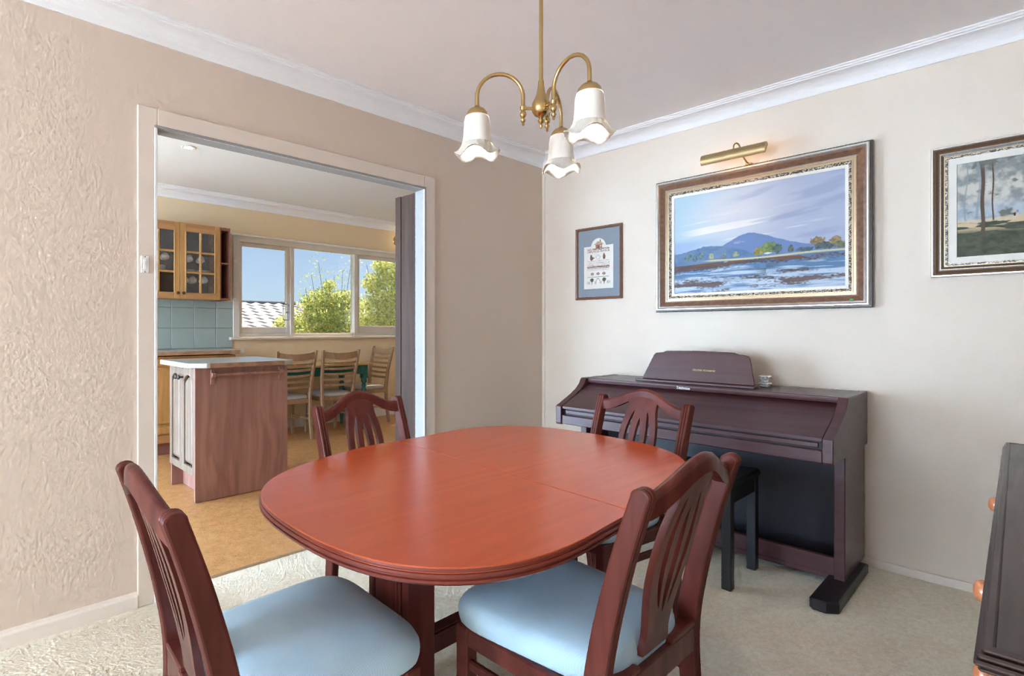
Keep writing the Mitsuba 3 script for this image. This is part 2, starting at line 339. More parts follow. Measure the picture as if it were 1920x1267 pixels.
put('glow_sheet', trimesh.Trimesh([(KX - .03, a0 + .06, b0 + .05), (KX - .03, a1 - .06, b0 + .05), (KX - .03, a1 - .06, b1 - .06), (KX - .03, a0 + .06, b1 - .06)], [(0, 1, 2), (0, 2, 3)], process=False), white_p, 'window_4', emitter={'type': 'area', 'radiance': rgb(*SIDE_GLOW)})  # second emitting sheet, added in place of daylight out of view
# kitchen window: casement, fixed pane, casement
y0, y1, z0, z1 = KW
w2 = struct('window_2', cat_([box(KX - .09, KX + .022, y0 - .062, y0 + .012, z0 - .03, z1 + .045, .004), box(KX - .09, KX + .022, y1 - .012, y1 + .062, z0 - .03, z1 + .045, .004),
    box(KX - .09, KX + .022, y0 - .062, y1 + .062, z1 - .012, z1 + .055, .004), box(KX - .09, KX - .005, y0, y1, z0 - .01, z0 + .032, .004),
    box(KX - .09, KX + .006, -.356, -.308, z0, z1, .004), box(KX - .09, KX + .006, .540, .590, z0, z1, .004)]), frame_p, 'cream timber kitchen window of two casements and a fixed pane')
put('sill', box(KX - .09, KX + .060, y0 - .105, y1 + .1, z0 - .040, z0 - .008, .006), frame_p, w2)
def sash(a, b, c, d, s, bot):
    k = put('sash', cat_([box(KX - .065, KX - .018, a, a + s, c, d, .004), box(KX - .065, KX - .018, b - s, b, c, d, .004), box(KX - .065, KX - .018, a + s, b - s, d - s, d, .004), box(KX - .065, KX - .018, a + s, b - s, c, c + bot, .004)]), frame_p, w2)
    put('pane', box(KX - .044, KX - .042, a + s, b - s, c + bot, d - s), glass, k); return k
s1 = sash(y0 + .012, -.356, z0 + .030, z1 - .012, .042, .075)
s3 = sash(.590, y1 - .012, z0 + .030, z1 - .012, .045, .095)
put('pane', box(KX - .052, KX - .050, -.308, .540, z0 + .032, z1 - .012), glass, w2)
hy, hz = -.415, 1.375
rr_ = [(hy - .055 + dy, hz + dz) for dy, dz in ((.0, -.085), (.012, -.092), (.062, -.092), (.074, -.082), (.074, .080), (.062, .092), (.012, .092), (.0, .085))]
put('casement_handle', cat_([tube([(KX + .045, *rr_[k]) for k in range(8)] + [(KX + .045, *rr_[0])], .0055, 8), tube([(KX - .02, hy + .019, hz), (KX + .045, hy + .019, hz)], .009, 8)]), steel, s1, smooth=40)
put('blind_rail', cat_([tube([(KX + .055, y0 - .085, 2.222), (KX + .055, y1 + .085, 2.222)], .013, 12), box(KX, KX + .07, y0 - .055, y0 - .04, 2.21, 2.24, .003), lathe([(.004, -.02), (.018, -.012), (.02, 0), (.012, .012)], 12, (KX + .055, y0 - .085, 2.222))]), white_p, w2)
for zz in (1.925, 1.505): put('cord_cleat', lathe([(.004, 0), (.006, .012), (.015, .018), (.017, .028), (.008, .036)], 12), plate_p, w2, smooth=50, M=T().translate([KX + .02, y0 - .056, zz]).rotate([0, 1, 0], 90))
# green wall tiles
bk = put('tile_backing', box(KX, KX + .006, -2.75, -1.047, .965, 1.478), grout, 'wall_kitchen_far')
td = [mikit.ply(box(0, .008, .002, .2225, .002, .2115, .002), t) for t in tile_m]
for j in range(8):
    for zc, hh in ((.972, 1), (1.187, 1), (1.402, .36)):
        ya = -1.231 - .2245 * j
        scene[numbered('tile', 'wall_kitchen_far')] = {**td[(j * 3 + int(zc * 10)) % 3], 'to_world': T().translate([KX + .005, ya - .2245, zc]).scale([1, 1, hh])}
for zc, hh in ((.972, 1), (1.187, 1), (1.402, .36)):
    scene[numbered('tile', 'wall_kitchen_far')] = {**td[1], 'to_world': T().translate([KX + .005, -1.231, zc]).scale([1, .83, hh])}
# recessed downlights in the kitchen ceiling: one seen, two unseen ones added for light
for i, (x, y) in enumerate(((-2.01, -1.957), (-1.2, -.1), (-2.4, .9))):
    t = thing('downlight', ('round recessed downlight, lit, in the kitchen ceiling above the island', 'added unseen downlight in the kitchen ceiling nearest the folded door', 'added unseen downlight in the kitchen ceiling above the green table')[i], 'ceiling light', 'kitchen downlights')
    put('trim_ring', lathe([(.030, 0), (.050, -.001), (.055, -.005), (.050, -.008), (.032, -.006), (.030, 0)], 28, (x, y, KZ)), white_p, t, smooth=40)
    put('lamp', axes(trimesh.creation.cylinder(.030, .002, sections=24), (1, 0, 0), (0, 1, 0), (0, 0, 1), (x, y, KZ - .002)), white_p, t, emitter={'type': 'area', 'radiance': rgb(*DOWNLIGHT)})

# ================================================================== DINING TABLE
def dining_table():
    t = thing('dining_table', 'glossy red mahogany oval extension table with a reeded edge in the middle of the room', 'table')
    cx, cy = 1.406, -2.108
    pts = [(484, 915), (490, 940), (520, 965), (600, 1016), (700, 1052), (790, 1065), (900, 1064), (1000, 1047), (1080, 1016), (1150, 980), (1185, 960)]
    # half outline measured on the table, mirrored through its centre
    half = np.array([(1.134, -2.754), (1.251, -2.797), (1.372, -2.811), (1.584, -2.815), (1.733, -2.785), (1.825, -2.735), (1.887, -2.660), (1.922, -2.560), (1.934, -2.434), (1.932, -2.278), (1.925, -2.120), (1.908, -1.920), (1.868, -1.745), (1.794, -1.610), (1.690, -1.495)]) - [cx, cy]
    a = np.arctan2(half[:, 1], half[:, 0]); r = np.hypot(*half.T)
    aa = np.concatenate([a, a + PI]); rr = np.concatenate([r, r]); 
    A = np.column_stack([np.ones_like(aa)] + [fn(2 * k * aa) for k in (1, 2, 3) for fn in (np.cos, np.sin)])
    co = np.linalg.lstsq(A, rr, rcond=None)[0]
    th = np.arange(160) * 2 * PI / 160
    R = np.column_stack([np.ones_like(th)] + [fn(2 * k * th) for k in (1, 2, 3) for fn in (np.cos, np.sin)]) @ co
    O = np.column_stack([cx + R * np.cos(th), cy + R * np.sin(th)])
    # two leaves meeting at the seam
    d = np.array([math.cos(-.085), math.sin(-.085)]); nrm = np.array([-d[1], d[0]]); c0 = np.array([1.42, -2.128])
    big = Polygon(O)
    for s in (1, -1):
        h = Polygon([c0 + d * 2 + nrm * s * .0012, c0 - d * 2 + nrm * s * .0012, c0 - d * 2 + nrm * s * 2, c0 + d * 2 + nrm * s * 2])
        q = np.array(big.intersection(h).exterior.coords)[:-1]
        m = bevel_extrude(q, 1, 0, prof=[(.0012, .722), (.0002, .7388), (.0012, .74)])
        put('leaf', m, table_w, t)
    prof = [(.05, .702), (.012, .702), (.004, .705), (-.003, .711), (-.004, .716), (.000, .7175), (.001, .719), (-.003, .7205), (-.0045, .724), (-.002, .7275), (.0015, .7285), (.0015, .7295), (-.001, .7305), (-.0015, .734), (.0003, .7372), (.004, .738)]
    put('edge_moulding', bevel_extrude(O, 1, 0, prof=prof), edge_red, t, smooth=35)
    put('apron', bevel_extrude(np.array([(cx - .33, cy - .48), (cx + .33, cy - .48), (cx + .33, cy + .48), (cx - .33, cy + .48)]), 1, 0, prof=[(0, .645), (0, .702)]), mahog, t)
    for s in (-1, 1):
        py = cy + (.298 if s > 0 else -.365)
        P = [box(1.318, 1.342, py - .045, py + .045, .09, .65, .004), box(1.362, 1.470, py - .055, py + .055, .09, .65, .004), box(1.456, 1.464, py - .060, py + .060, .12, .65, .002), box(1.470, 1.494, py - .048, py + .048, .09, .65, .004), box(1.335, 1.48, py - .03, py + .03, .10, .60)]
        k = put('pedestal', cat_(P), mahog, t); fs = 1.0 if s < 0 else .60
        fp = [(1.06, 0), (1.16, 0), (1.19, .012), (1.62, .012), (1.65, 0), (1.75, 0), (1.752, .022), (1.68, .045), (1.56, .075), (1.50, .100), (1.31, .100), (1.25, .075), (1.13, .045), (1.058, .022)]
        fp = [(1.405 + (x - 1.405) * fs, z) for x, z in fp]
        put('foot', axes(bevel_extrude(fp, .085, .004), (1, 0, 0), (0, 0, 1), (0, -1, 0), (0, py + .0425, 0)), mahog, k)
    put('stretcher', cat_([box(1.375, 1.410, cy - .33, cy + .33, .245, .315, .004), box(1.370, 1.415, cy - .33, cy + .33, .296, .306, .002)]), mahog, t)
dining_table()

# ================================================================== DINING CHAIRS
def lean(z):        # y of the back's centre line at height z
    return np.interp(z, [0, .20, .40, .47, .60, .75, .87, .95], [-.262, -.228, -.212, -.216, -.240, -.279, -.318, -.345])
def lean_s(z):
    z = np.asarray(z, float); return (lean(z - .04) + lean(z - .02) + lean(z) + lean(z + .02) + lean(z + .04)) / 5
def chair_parts():
    out = []
    zs = np.linspace(0, .862, 26); dep = np.interp(zs, [0, .3, .42, .6, .862], [.032, .044, .050, .047, .040])
    tip = [(lean_s(.862) + .020 * math.cos(t) , .862 + .016 * math.sin(t)) for t in np.linspace(.2, PI - .2, 13)]
    prof = [(lean_s(z) + d / 2, z) for z, d in zip(zs, dep)] + tip + [(lean_s(z) - d / 2, z) for z, d in zip(zs[::-1], dep[::-1])]
    for s in (-1, 1):
        reeds = [axes(bevel_extrude(prof, .0112, 0, prof=[(.0050, 0), (.0018, .0013), (0, .0042), (0, .0070), (.0018, .0099), (.0050, .0112)]), (0, 1, 0), (0, 0, 1), (1, 0, 0), (s * .2125 - .0168 + i * .0112, 0, 0)) for i in range(3)]
        out.append(('rear_leg', cat_(reeds), mahog, 18))
        out.append(('front_leg', box(s * .196 - .019, s * .196 + .019, .150, .190, 0, .425, .003), mahog, False))
    # crest rail, arched and slightly bowed
    xs = np.linspace(-.197, .197, 41); u = xs / .197
    bell = .5 + .5 * np.cos(PI * np.clip(np.abs(u), 0, 1)); zt = .858 + .058 * bell; th = .046 - .006 * bell
    rings = []
    for x, a, h, uu in zip(xs, zt, th, u):
        yb = lean_s(a - h / 2) - .010 * (1 - uu * uu); w = .0125
        sec = [(-w, a - h), (w, a - h), (w, a - .012), (w * .75, a - .005), (w * .25, a), (-w * .35, a), (-w * .85, a - .005), (-w, a - .014)]
        rings.append([(x, yb + q, z) for q, z in sec])
    out.append(('crest_rail', grid_rings(rings), mahog, 40))
    # pierced splat
    hz = smooth_poly([(.074, .885), (.070, .850), (.072, .815), (.084, .765), (.0885, .700), (.084, .640), (.070, .580), (.058, .535), (.052, .505), (.056, .480), (.060, .462)], 5)
    outl = np.vstack([hz, hz[::-1] * [-1, 1]])
    slots = []
    def slot(cx, hw, z0, z1, cb, ct):
        zz = np.linspace(z0, z1, 22); tt = (zz - z0) / (z1 - z0); w = hw * np.sin(PI * tt) ** .62
        c = cx * np.sin(PI * tt * .92 + .12) ** .9 + cb * (1 - tt) + ct * tt
        slots.append(np.vstack([np.column_stack([c + w, zz]), np.column_stack([c - w, zz])[::-1][1:-1]]))
    slot(0, .0150, .545, .795, 0, 0); slot(.0290, .0115, .560, .825, .0165, .0270); slot(-.0290, .0115, .560, .825, -.0165, -.0270)
    cs = m3.CrossSection([ccw(outl)]) - m3.CrossSection([ccw(s) for s in slots])
    body = cs.extrude(.016).refine_to_length(.014).to_mesh()
    v = body.vert_properties[:, :3]; V3 = np.column_stack([v[:, 0], v[:, 2] - .008 + lean_s(v[:, 1]) - .010 * (1 - (v[:, 0] / .2) ** 2), v[:, 1]])
    out.append(('splat', trimesh.Trimesh(V3, body.tri_verts[:, ::-1], process=False), mahog, 30))
    # seat frame
    out.append(('rear_rail', cat_([box(-.197, .197, -.236, -.208, .375, .437, .003), box(-.197, -.075, -.238, -.204, .437, .452, .003), box(.075, .197, -.238, -.204, .437, .452, .003)]), mahog, False))
    out.append(('front_rail', box(-.178, .178, .160, .185, .378, .424, .003), mahog, False))
    for s in (-1, 1):
        a, b = np.array([s * .203, -.20]), np.array([s * .200, .16])
        out.append(('side_rail', box(s * .2 - .011, s * .2 + .011, -.205, .155, .378, .424, .003), mahog, False))
        out.append(('side_stretcher', box(s * .2 - .008, s * .2 + .008, -.205, .155, .318, .344, .004), mahog, False))
    out.append(('cross_stretcher', box(-.195, .195, -.03, -.012, .320, .342, .004), mahog, False))
    # upholstered pad: rounded trapezoid, domed
    n = 72; tt = np.arange(n) * 2 * PI / n; e = 5.5
    px = np.sign(np.cos(tt)) * np.abs(np.cos(tt)) ** (2 / e); py = np.sign(np.sin(tt)) * np.abs(np.sin(tt)) ** (2 / e)
    yy = py * .222; xx = px * (.207 + .022 * py)
    rings = []
    for s, z in ((.90, .420), (.955, .422), (.985, .430), (1.0, .444), (1.004, .458), (.995, .471), (.965, .483), (.90, .493), (.79, .501), (.62, .507), (.38, .510), (.14, .511)):
        rings.append(np.column_stack([xx * s, yy * s, np.full(n, z)]))
    out.append(('seat_pad', grid_rings(rings), fabric, True))
    return [(nm, mikit.ply(m, mt, sm)) for nm, m, mt, sm in out]
CH = chair_parts()
def dining_chair(x, y, deg, label):
    t = thing('dining_chair', label, 'chair', 'mahogany dining chairs round the table')
    for nm, d in CH: put(nm, d, None, t, M=rotz(x, y, deg))
dining_chair(1.424, -2.782, -3.2, 'mahogany dining chair nearest the camera at the left, its slatted back towards the left wall')
dining_chair(1.760, -2.208, 90, 'mahogany dining chair seen from behind, standing on the side of the table towards the sideboard')
dining_chair(.976, -2.076, -84, 'mahogany dining chair on the far side of the table in front of the kitchen opening')
dining_chair(1.376, -1.486, 171.2, 'mahogany dining chair at the far end of the table in front of the piano')

# ================================================================== DIGITAL PIANO
PM = T().translate([2.0, -.016, 0])       # local: u = -x from the right end, v = -y from the wall
def B(u0, u1, v0, v1, z0, z1, b=.003): return box(-u1, -u0, -v1, -v0, z0, z1, b)
def piano():
    t = thing('digital_piano', 'dark mahogany digital piano with closed sloping lid against the back wall', 'piano')
    Wd, D, zt, zb, zl = 1.39, .660, .868, .607, .718
    def part(nm, m, mt=piano_w, parent=t, sm=False, label=None): return put(nm, m, mt, parent, sm, M=PM, label=label)
    ch = [(0, zb), (D - .008, zb), (D, zb + .010), (D, zl - .005), (D - .008, zl), (.60, .738), (.52, .771), (.455, .803), (.415, .835), (.395, zt - .003), (.385, zt), (0, zt)]
    ch = np.array(ch)
    for u in (0, Wd - .040):
        part('cheek', axes(bevel_extrude(np.column_stack([-ch[:, 0], ch[:, 1]]), .040, .003), (0, 1, 0), (0, 0, 1), (1, 0, 0), (-u - .040, 0, 0)))
    part('top_board', B(.040, Wd - .040, .0, .375, zt - .018, zt - .002, .003))
    # front strip under the top, carrying the name
    part('front_strip', axes(bevel_extrude([(-.345, .862), (-.350, .838), (-.374, .840), (-.378, .850), (-.372, .866)], Wd - .084, .001), (0, 1, 0), (0, 0, 1), (1, 0, 0), (-Wd + .042, 0, 0)))
    part('lid', axes(bevel_extrude([(-.33, .842), (-.33, .826), (-.640, .706), (-.650, .706), (-.650, .715)], Wd - .084, .001), (0, 1, 0), (0, 0, 1), (1, 0, 0), (-Wd + .042, 0, 0)))
    part('lid_lip', B(.042, Wd - .042, .634, .650, .700, .7155, .002))
    part('lid_recess', B(.040, Wd - .040, .55, .630, .660, .700, .001), piano_dark)
    part('key_slip_strip', B(.058, Wd - .058, .630, .640, .672, .693, .002))
    part('key_slip', B(.040, Wd - .040, .20, .652, zb + .003, .664, .004))
    part('back_panel', B(.040, Wd - .040, 0, .02, zb, zt - .01), piano_dark)
    # legs: side panels, front posts, feet
    for k, u in enumerate((.010, Wd - .052)):
        part('side_panel', B(u, u + .042, .0, .408, .045, zb, .003))
        ft = [(-.08, 0), (-.690, 0), (-.690, 0), ]
        fo = np.array([(u - .030, .095), (u + .072, .095), (u + .072, .672), (u + .058, .690), (u + .008, .690), (u - .030, .655)]); fo = np.column_stack([-fo[:, 0], -fo[:, 1]])
        part('foot', bevel_extrude(fo, .048, .006), piano_dark)
    part('knee_panel', B(.052, Wd - .052, .14, .16, .045, zb), piano_dark)
    part('ledge', B(.052, Wd - .052, .14, .37, .045, .060), piano_dark)
    part('kick_board', B(.052, Wd - .052, .345, .37, .028, .128, .003))
    # pedals
    pb = part('pedal_box', B(.62, .80, .32, .42, .004, .034, .004), piano_dark)
    for q in range(3):
        part('pedal', axes(tube(smooth_poly([(-.36, .032), (-.42, .036), (-.47, .033), (-.50, .024)], 4) @ np.array([[0, 1, 0], [0, 0, 1]]), [.006] * 4 + [.008] * 4 + [.012] * 4 + [.009], 8), (1, 0, 0), (0, 1, 0), (0, 0, 1), (-.66 - .05 * q, 0, 0)), brass_d, pb)
    # music rest: leaning board with shaped top on a ledge
    rest = [(-.315, 0), (-.315 + .005, .02), (-.262, .148), (-.252, .158), (-.240, .161), (-.212, .163), (-.200, .168), (-.188, .173), (0, .178), (.188, .173), (.200, .168), (.212, .163), (.240, .161), (.258, .155), (.268, .140), (.297, .02), (.30, 0)]
    def lean_board(m, off=0): 
        m = axes(m, (1, 0, 0), (0, .26, .966), (0, -.966, .26), (0, 0, 0)); m.apply_translation((-.722, -.262 - off, zt + .010)); return m
    mr = part('music_rest', lean_board(bevel_extrude(rest, .012, .003)))
    part('rest_ledge', B(.722 - .31, .722 + .345, .240, .305, zt - .002, zt + .012, .003), piano_w, mr)
    txt = meshkit.text_mesh('Crystal Acoustic', .011, .0006); txt.vertices[:, 0] += txt.vertices[:, 1] * .28
    w = np.ptp(txt.vertices[:, 0]); txt.vertices[:, 0] *= .125 / w; txt.vertices[:, 0] -= .125 / 2 - .035; txt.vertices[:, 1] += .062; txt.vertices[:, 2] += .0118
    part('lettering', lean_board(txt), gold_t, mr)
    tx = meshkit.text_mesh('Technics', .0135, .0012, bold=True); tx.vertices[:, 0] *= .074 / np.ptp(tx.vertices[:, 0])
    tx = axes(tx, (1, 0, 0), (0, .05, .998), (0, -.998, .05), (-.784, -.3772, .8445)); part('lettering', tx, silver_t)
piano()

def stool():
    t = thing('piano_stool', 'black square-legged piano stool with a vinyl seat in front of the piano', 'stool')
    x0, x1, y0, y1 = 1.06, 1.645, -.795, -.440
    for x in (x0, x1 - .042):
        for y in (y0, y1 - .042): put('leg', box(x, x + .042, y, y + .042, 0, .455, .003), black_w, t)
    put('apron', cat_([box(x0 + .005, x1 - .005, y0 + .005, y0 + .025, .385, .455, .002), box(x0 + .005, x1 - .005, y1 - .025, y1 - .005, .385, .455, .002), box(x0 + .005, x0 + .025, y0 + .01, y1 - .01, .385, .455, .002), box(x1 - .025, x1 - .005, y0 + .01, y1 - .01, .385, .455, .002)]), black_w, t)
    put('seat', box(x0 - .008, x1 + .008, y0 - .008, y1 + .008, .452, .492, .010), black_v, t)
stool()

def ornament():
    a = np.arange(48) * 2 * PI / 48; parts = []
    for k in range(5):
        r = .022 + .006 * math.sin(k * 2.1); z = .868 + .004 + k * .0125; rr = r * (1 + .22 * np.sin(9 * a + k))
        cxy = np.array([1.588 + .004 * math.sin(k * 1.7), -.165])
        ring = lambda s, dz: np.column_stack([cxy[0] + rr * s * np.cos(a), cxy[1] + rr * s * np.sin(a), z + dz + .003 * np.sin(9 * a + k) * s])
        parts.append(grid_rings([ring(.15, -.004), ring(.8, -.003), ring(1, 0), ring(.8, .005), ring(.15, .006)]))
    put('ornament', cat_(parts), china, smooth=50, label='small white ruffled ornament on the piano beside the music rest', cat='ornament')
ornament()

# ================================================================== SIDEBOARD
def sideboard():
    t = thing('sideboard', 'dark brown sideboard with a reeded top edge and round copper-coloured knobs at the right', 'sideboard')
    M = rotz(2.51, -1.54, 1.0); a, b = -.895, .885
    P = lambda nm, m, mt=side_w, par=t, sm=False: put(nm, m, mt, par, sm, M=M)
    P('top', box(.010, .46, a + .010, b - .01, .757, .780, .003))
    lay = [(0.0, .7735, .781), (-.004, .7655, .7725), (-.007, .7575, .7645), (-.003, .750, .7565)]
    P('edge_moulding', cat_([box(o, .012, a + o, b - o, z0, z1, .0025) for o, z0, z1 in lay] + [box(o, .47, a + o, a + .012, z0, z1, .0025) for o, z0, z1 in lay] + [box(o, .47, b - .012, b - o, z0, z1, .0025) for o, z0, z1 in lay]))
    P('body', box(.025, .455, a + .025, b - .025, .09, .752, .003))
    P('plinth', box(.010, .46, a + .008, b - .008, 0, .095, .012))
    W = (b - a - .07) / 2
    for c in (0, 1):
        for r, (z0, z1) in enumerate(((.600, .735), (.440, .585), (.12, .425))):
            y0 = a + .035 + c * (W + .005)
            d = P('drawer' if r < 2 else 'door', box(.013, .026, y0, y0 + W - .005, z0, z1, .003))
            if r < 2:
                for q in (.45 if c else .575, ):
                    k = lathe([(.009, 0), (.009, .010), (.013, .014), (.019, .022), (.021, .031), (.017, .039), (.008, .043)], 20)
                    k = axes(k, (0, 0, 1), (0, 1, 0), (-1, 0, 0), (.014, y0 + W * q, z0 + .07)); P('knob', k, copper, d, 50)
sideboard()

# ================================================================== CHANDELIER
def chandelier():
    t = thing('chandelier', 'three-armed brass pendant lamp with frilled white glass shades over the table', 'ceiling lamp')
    cx, cy = 1.493, -1.970
    put('rod', tube([(cx, cy, 1.96), (cx, cy, CZ - .02)], .0062, 12), brass, t, smooth=40)
    put('ceiling_rose', lathe([(.004, CZ - .045), (.022, CZ - .040), (.045, CZ - .02), (.055, CZ - .004), (.055, CZ)], 28, (cx, cy, 0)), brass, t, smooth=40)
    put('hub', lathe([(.002, 1.820), (.004, 1.823), (.006, 1.829), (.003, 1.834), (.008, 1.839), (.011, 1.845), (.006, 1.851), (.009, 1.855), (.011, 1.858), (.022, 1.864), (.029, 1.876), (.0305, 1.888), (.029, 1.898), (.0285, 1.902), (.026, 1.906), (.020, 1.918), (.014, 1.935), (.0105, 1.955), (.009, 1.972), (.007, 1.975)], 32, (cx, cy, 0)), brass, t, smooth=35)
    Rv = np.array([math.sin(YAW), math.cos(YAW), 0]); Fv = FWD
    for ang in (180, -58, 60):
        d = math.cos(math.radians(ang)) * Rv + math.sin(math.radians(ang)) * Fv; o = np.array([cx, cy, 0])
        at = lambda r, z: o + d * r + np.array([0, 0, z])
        ra, rb = .058, .206; rm, rw = (ra + rb) / 2, (rb - ra) / 2
        path = [at(ra, 1.862), at(ra, 1.89), at(ra, 1.920)] + [at(rm - rw * math.cos(s), 1.922 + rw * .98 * math.sin(s)) for s in np.linspace(.15, PI - .12, 20)] + [at(rb, 1.915), at(rb, 1.886)]
        arm = put('arm', cat_([tube(path, .0062, 10), tube([at(.024, 1.884), at(ra, 1.884)], .005, 8)]), brass, t, smooth=40)
        put('finial', lathe([(.002, 1.828), (.0045, 1.832), (.0035, 1.838), (.007, 1.842), (.0085, 1.847), (.004, 1.853), (.009, 1.858), (.011, 1.864), (.009, 1.872), (.006, 1.876), (.0105, 1.882), (.0105, 1.890), (.006, 1.893)], 16, tuple(at(ra, 0))), brass, arm, smooth=40)
        put('shade_cap', lathe([(.006, 1.893), (.010, 1.888), (.024, 1.881), (.033, 1.870), (.035, 1.862), (.035, 1.854), (.030, 1.853)], 28, tuple(at(rb, 0))), brass, arm, smooth=40)
        # glass: a bell whose rim is frilled and swirled
        n = 96; a = np.arange(n) * 2 * PI / n; c = at(rb, 0)
        bell = [(.029, 1.862), (.037, 1.857), (.041, 1.845), (.0425, 1.825), (.0435, 1.805), (.0455, 1.785), (.049, 1.768)]
        sh = [np.column_stack([c[0] + r * np.cos(a), c[1] + r * np.sin(a), np.full(n, z)]) for r, z in bell]
        put('shade', grid_rings(sh, cap=False), opal, arm, smooth=True, emitter={'type': 'area', 'radiance': rgb(*SHADE_GLOW)})
        rim = []
        ph = math.radians(ang) * 1.7
        for k, (r, z, w) in enumerate(((.0488, 1.7695, 0), (.053, 1.758, .10), (.0585, 1.748, .35), (.064, 1.741, .7), (.0685, 1.738, 1.0), (.0695, 1.7365, 1.0), (.068, 1.735, 1.0), (.062, 1.7375, .7), (.056, 1.744, .35), (.050, 1.755, .1), (.047, 1.766, 0))):
            rib = .0018 * np.sin(40 * a + 420 * (z - 1.74)) * (1 if k else 0)
            wave = np.sin(4 * a + ph) * .0105 * w; rr = r + rib + np.sin(4 * a + ph) * .005 * w
            rim.append(np.column_stack([c[0] + rr * np.cos(a), c[1] + rr * np.sin(a), z + wave]))
        put('shade_rim', grid_rings(rim, cap=False), rim_glass, arm, smooth=True, emitter={'type': 'area', 'radiance': rgb(*RIM_GLOW)})
        bulb = trimesh.creation.icosphere(2, .022); bulb.apply_scale((1, 1, 1.25)); bulb.apply_translation(c + [0, 0, 1.80])
        put('bulb', bulb, opal, arm, smooth=True, emitter={'type': 'area', 'radiance': rgb(*BULB)})
chandelier()

# ================================================================== PICTURES ON THE BACK WALL
def landscape(x0, x1, z0, z1):
    def fn(p, n, uv):
        u = (p.x - x0) / (x1 - x0); v = (p.z - z0) / (z1 - z0); asp = (x1 - x0) / (z1 - z0)
        # sky
        sky = mix((.44, .60, .68), (.47, .50, .63), smoothstep(.05, .75, u))
        warm = dr.exp(-dr.square((u - .38) / .28) - dr.square((v - .74) / .26))
        sky = mix(sky, (.80, .74, .74), warm * .75)
        cl = fbm(u * 3.2 + v * 2.6 + 3, (v - u * .28) * 13, 2, octaves=4)
        sky = mix(sky, (.38, .41, .55), smoothstep(.46, .70, cl) * smoothstep(.25, .62, u) * .75)
        st = fbm(u * 2.6 + 9, (v - u * .10) * 26, 7, octaves=3)
        sky = mix(sky, (.88, .83, .80), smoothstep(.55, .70, st) * dr.exp(-dr.square((v - .60) / .13)) * smoothstep(1.0, .55, u) * smoothstep(.0, .22, u))
        sky = mix(sky, (.36, .45, .66), smoothstep(.56, .50, v) * smoothstep(.40, .0, u) * .7)
        c = sky
        r = noise(u * 60, v * 60) * .012
        # mountain and hill
        m = .375 + .172 * dr.exp(-dr.square((u - .485) / .175)) + .03 * dr.exp(-dr.square((u - .70) / .12)) + r * .5
        k = smoothstep(0, .008, m - v)
        mc = mix((.20, .27, .46), (.46, .50, .58), smoothstep(.56, .68, fbm(u * 22, v * 30, 4)) * smoothstep(.52, .42, v) * smoothstep(.52, .42, u))
        c = mix(c, mc, k)
        h = .405 + .055 * dr.exp(-dr.square((u - .235) / .14)) - .10 * smoothstep(.38, .62, u) + r
        hc = mix((.12, .20, .34), (.22, .30, .42), fbm(u * 18, v * 26, 6))
        c = mix(c, hc, smoothstep(0, .008, h - v))
        # field band
        f = .310 + .006 * dr.sin(u * 9)
        c = mix(c, (.62, .58, .36), smoothstep(.012, .004, dr.abs(v - f)) * smoothstep(.18, .26, u))
        # trees
        def tree(c, tu, tv, ru, rv, col, seed):
            d = dr.sqrt(dr.square((u - tu) / ru) + dr.square((v - tv) / rv)) + (fbm(u * 70 + seed, v * 50, seed) - .5) * .9
            return mix(c, mix(col, (col[0] * 2.0 + .03, col[1] * 1.7 + .03, col[2] * 1.3 + .02), noise(u * 90, v * 70, seed)), smoothstep(1.0, .85, d))
        for q in ((.10, .365, .028, .045, (.10, .16, .19), 1), (.145, .35, .02, .03, (.09, .15, .18), 2), (.185, .37, .024, .045, (.11, .17, .20), 3), (.255, .355, .018, .033, (.25, .30, .24), 4), (.335, .352, .016, .025, (.14, .18, .20), 5), (.405, .355, .022, .028, (.20, .25, .20), 6),
                  (.545, .36, .030, .040, (.22, .20, .08), 7), (.60, .385, .048, .058, (.14, .20, .09), 8), (.65, .37, .028, .045, (.07, .11, .11), 9), (.725, .362, .02, .035, (.10, .12, .12), 10), (.795, .345, .05, .022, (.08, .12, .16), 11), (.865, .405, .036, .040, (.20, .16, .10), 12), (.90, .36, .06, .032, (.07, .10, .12), 13), (.952, .40, .034, .036, (.22, .18, .11), 14), (.98, .36, .04, .03, (.12, .14, .10), 15)):
            c = tree(c, *q)
        c = mix(c, (.80, .78, .76), smoothstep(.024, .020, dr.abs(u - .597)) * smoothstep(.012, .009, dr.abs(v - .338) + dr.abs(u - .597) * .35))
        # water and banks below the field
        w = .300 - .012 * smoothstep(.35, .0, u)
        rip = fbm(u * 7, v * 60, 3, octaves=4)
        wc = mix((.15, .25, .40), (.56, .64, .74), smoothstep(.42, .74, rip + .25 * smoothstep(.25, .08, v) - .06))
        wc = mix(wc, (.13, .17, .22), smoothstep(.55, .62, noise(u * 30, v * 22, 8)) * dr.exp(-dr.square((u - .60) / .06) - dr.square((v - .20) / .07)) * .9)
        bank = fbm(u * 4 + 2, v * 24, 11, octaves=4)
        wc = mix(wc, (.14, .085, .070), smoothstep(.46, .70, bank + .20 * dr.exp(-dr.square((v - .272) / .020)) + .22 * dr.exp(-dr.square((v - .10) / .05)) * smoothstep(.45, .75, u) + .14 * dr.exp(-dr.square((v - .075) / .025)) * smoothstep(.45, .2, u) + (noise(u * 80, v * 90, 4) - .5) * .22 - .06) * .9)
        wc = mix(wc, (.20, .11, .07), smoothstep(.020, .010, dr.abs(v - .283)) * smoothstep(.35, .62, fbm(u * 12, v * 40, 5)))
        return mix(c, wc, smoothstep(0, .006, w - v)) * .80
    return matte('landscape_painting', fn)

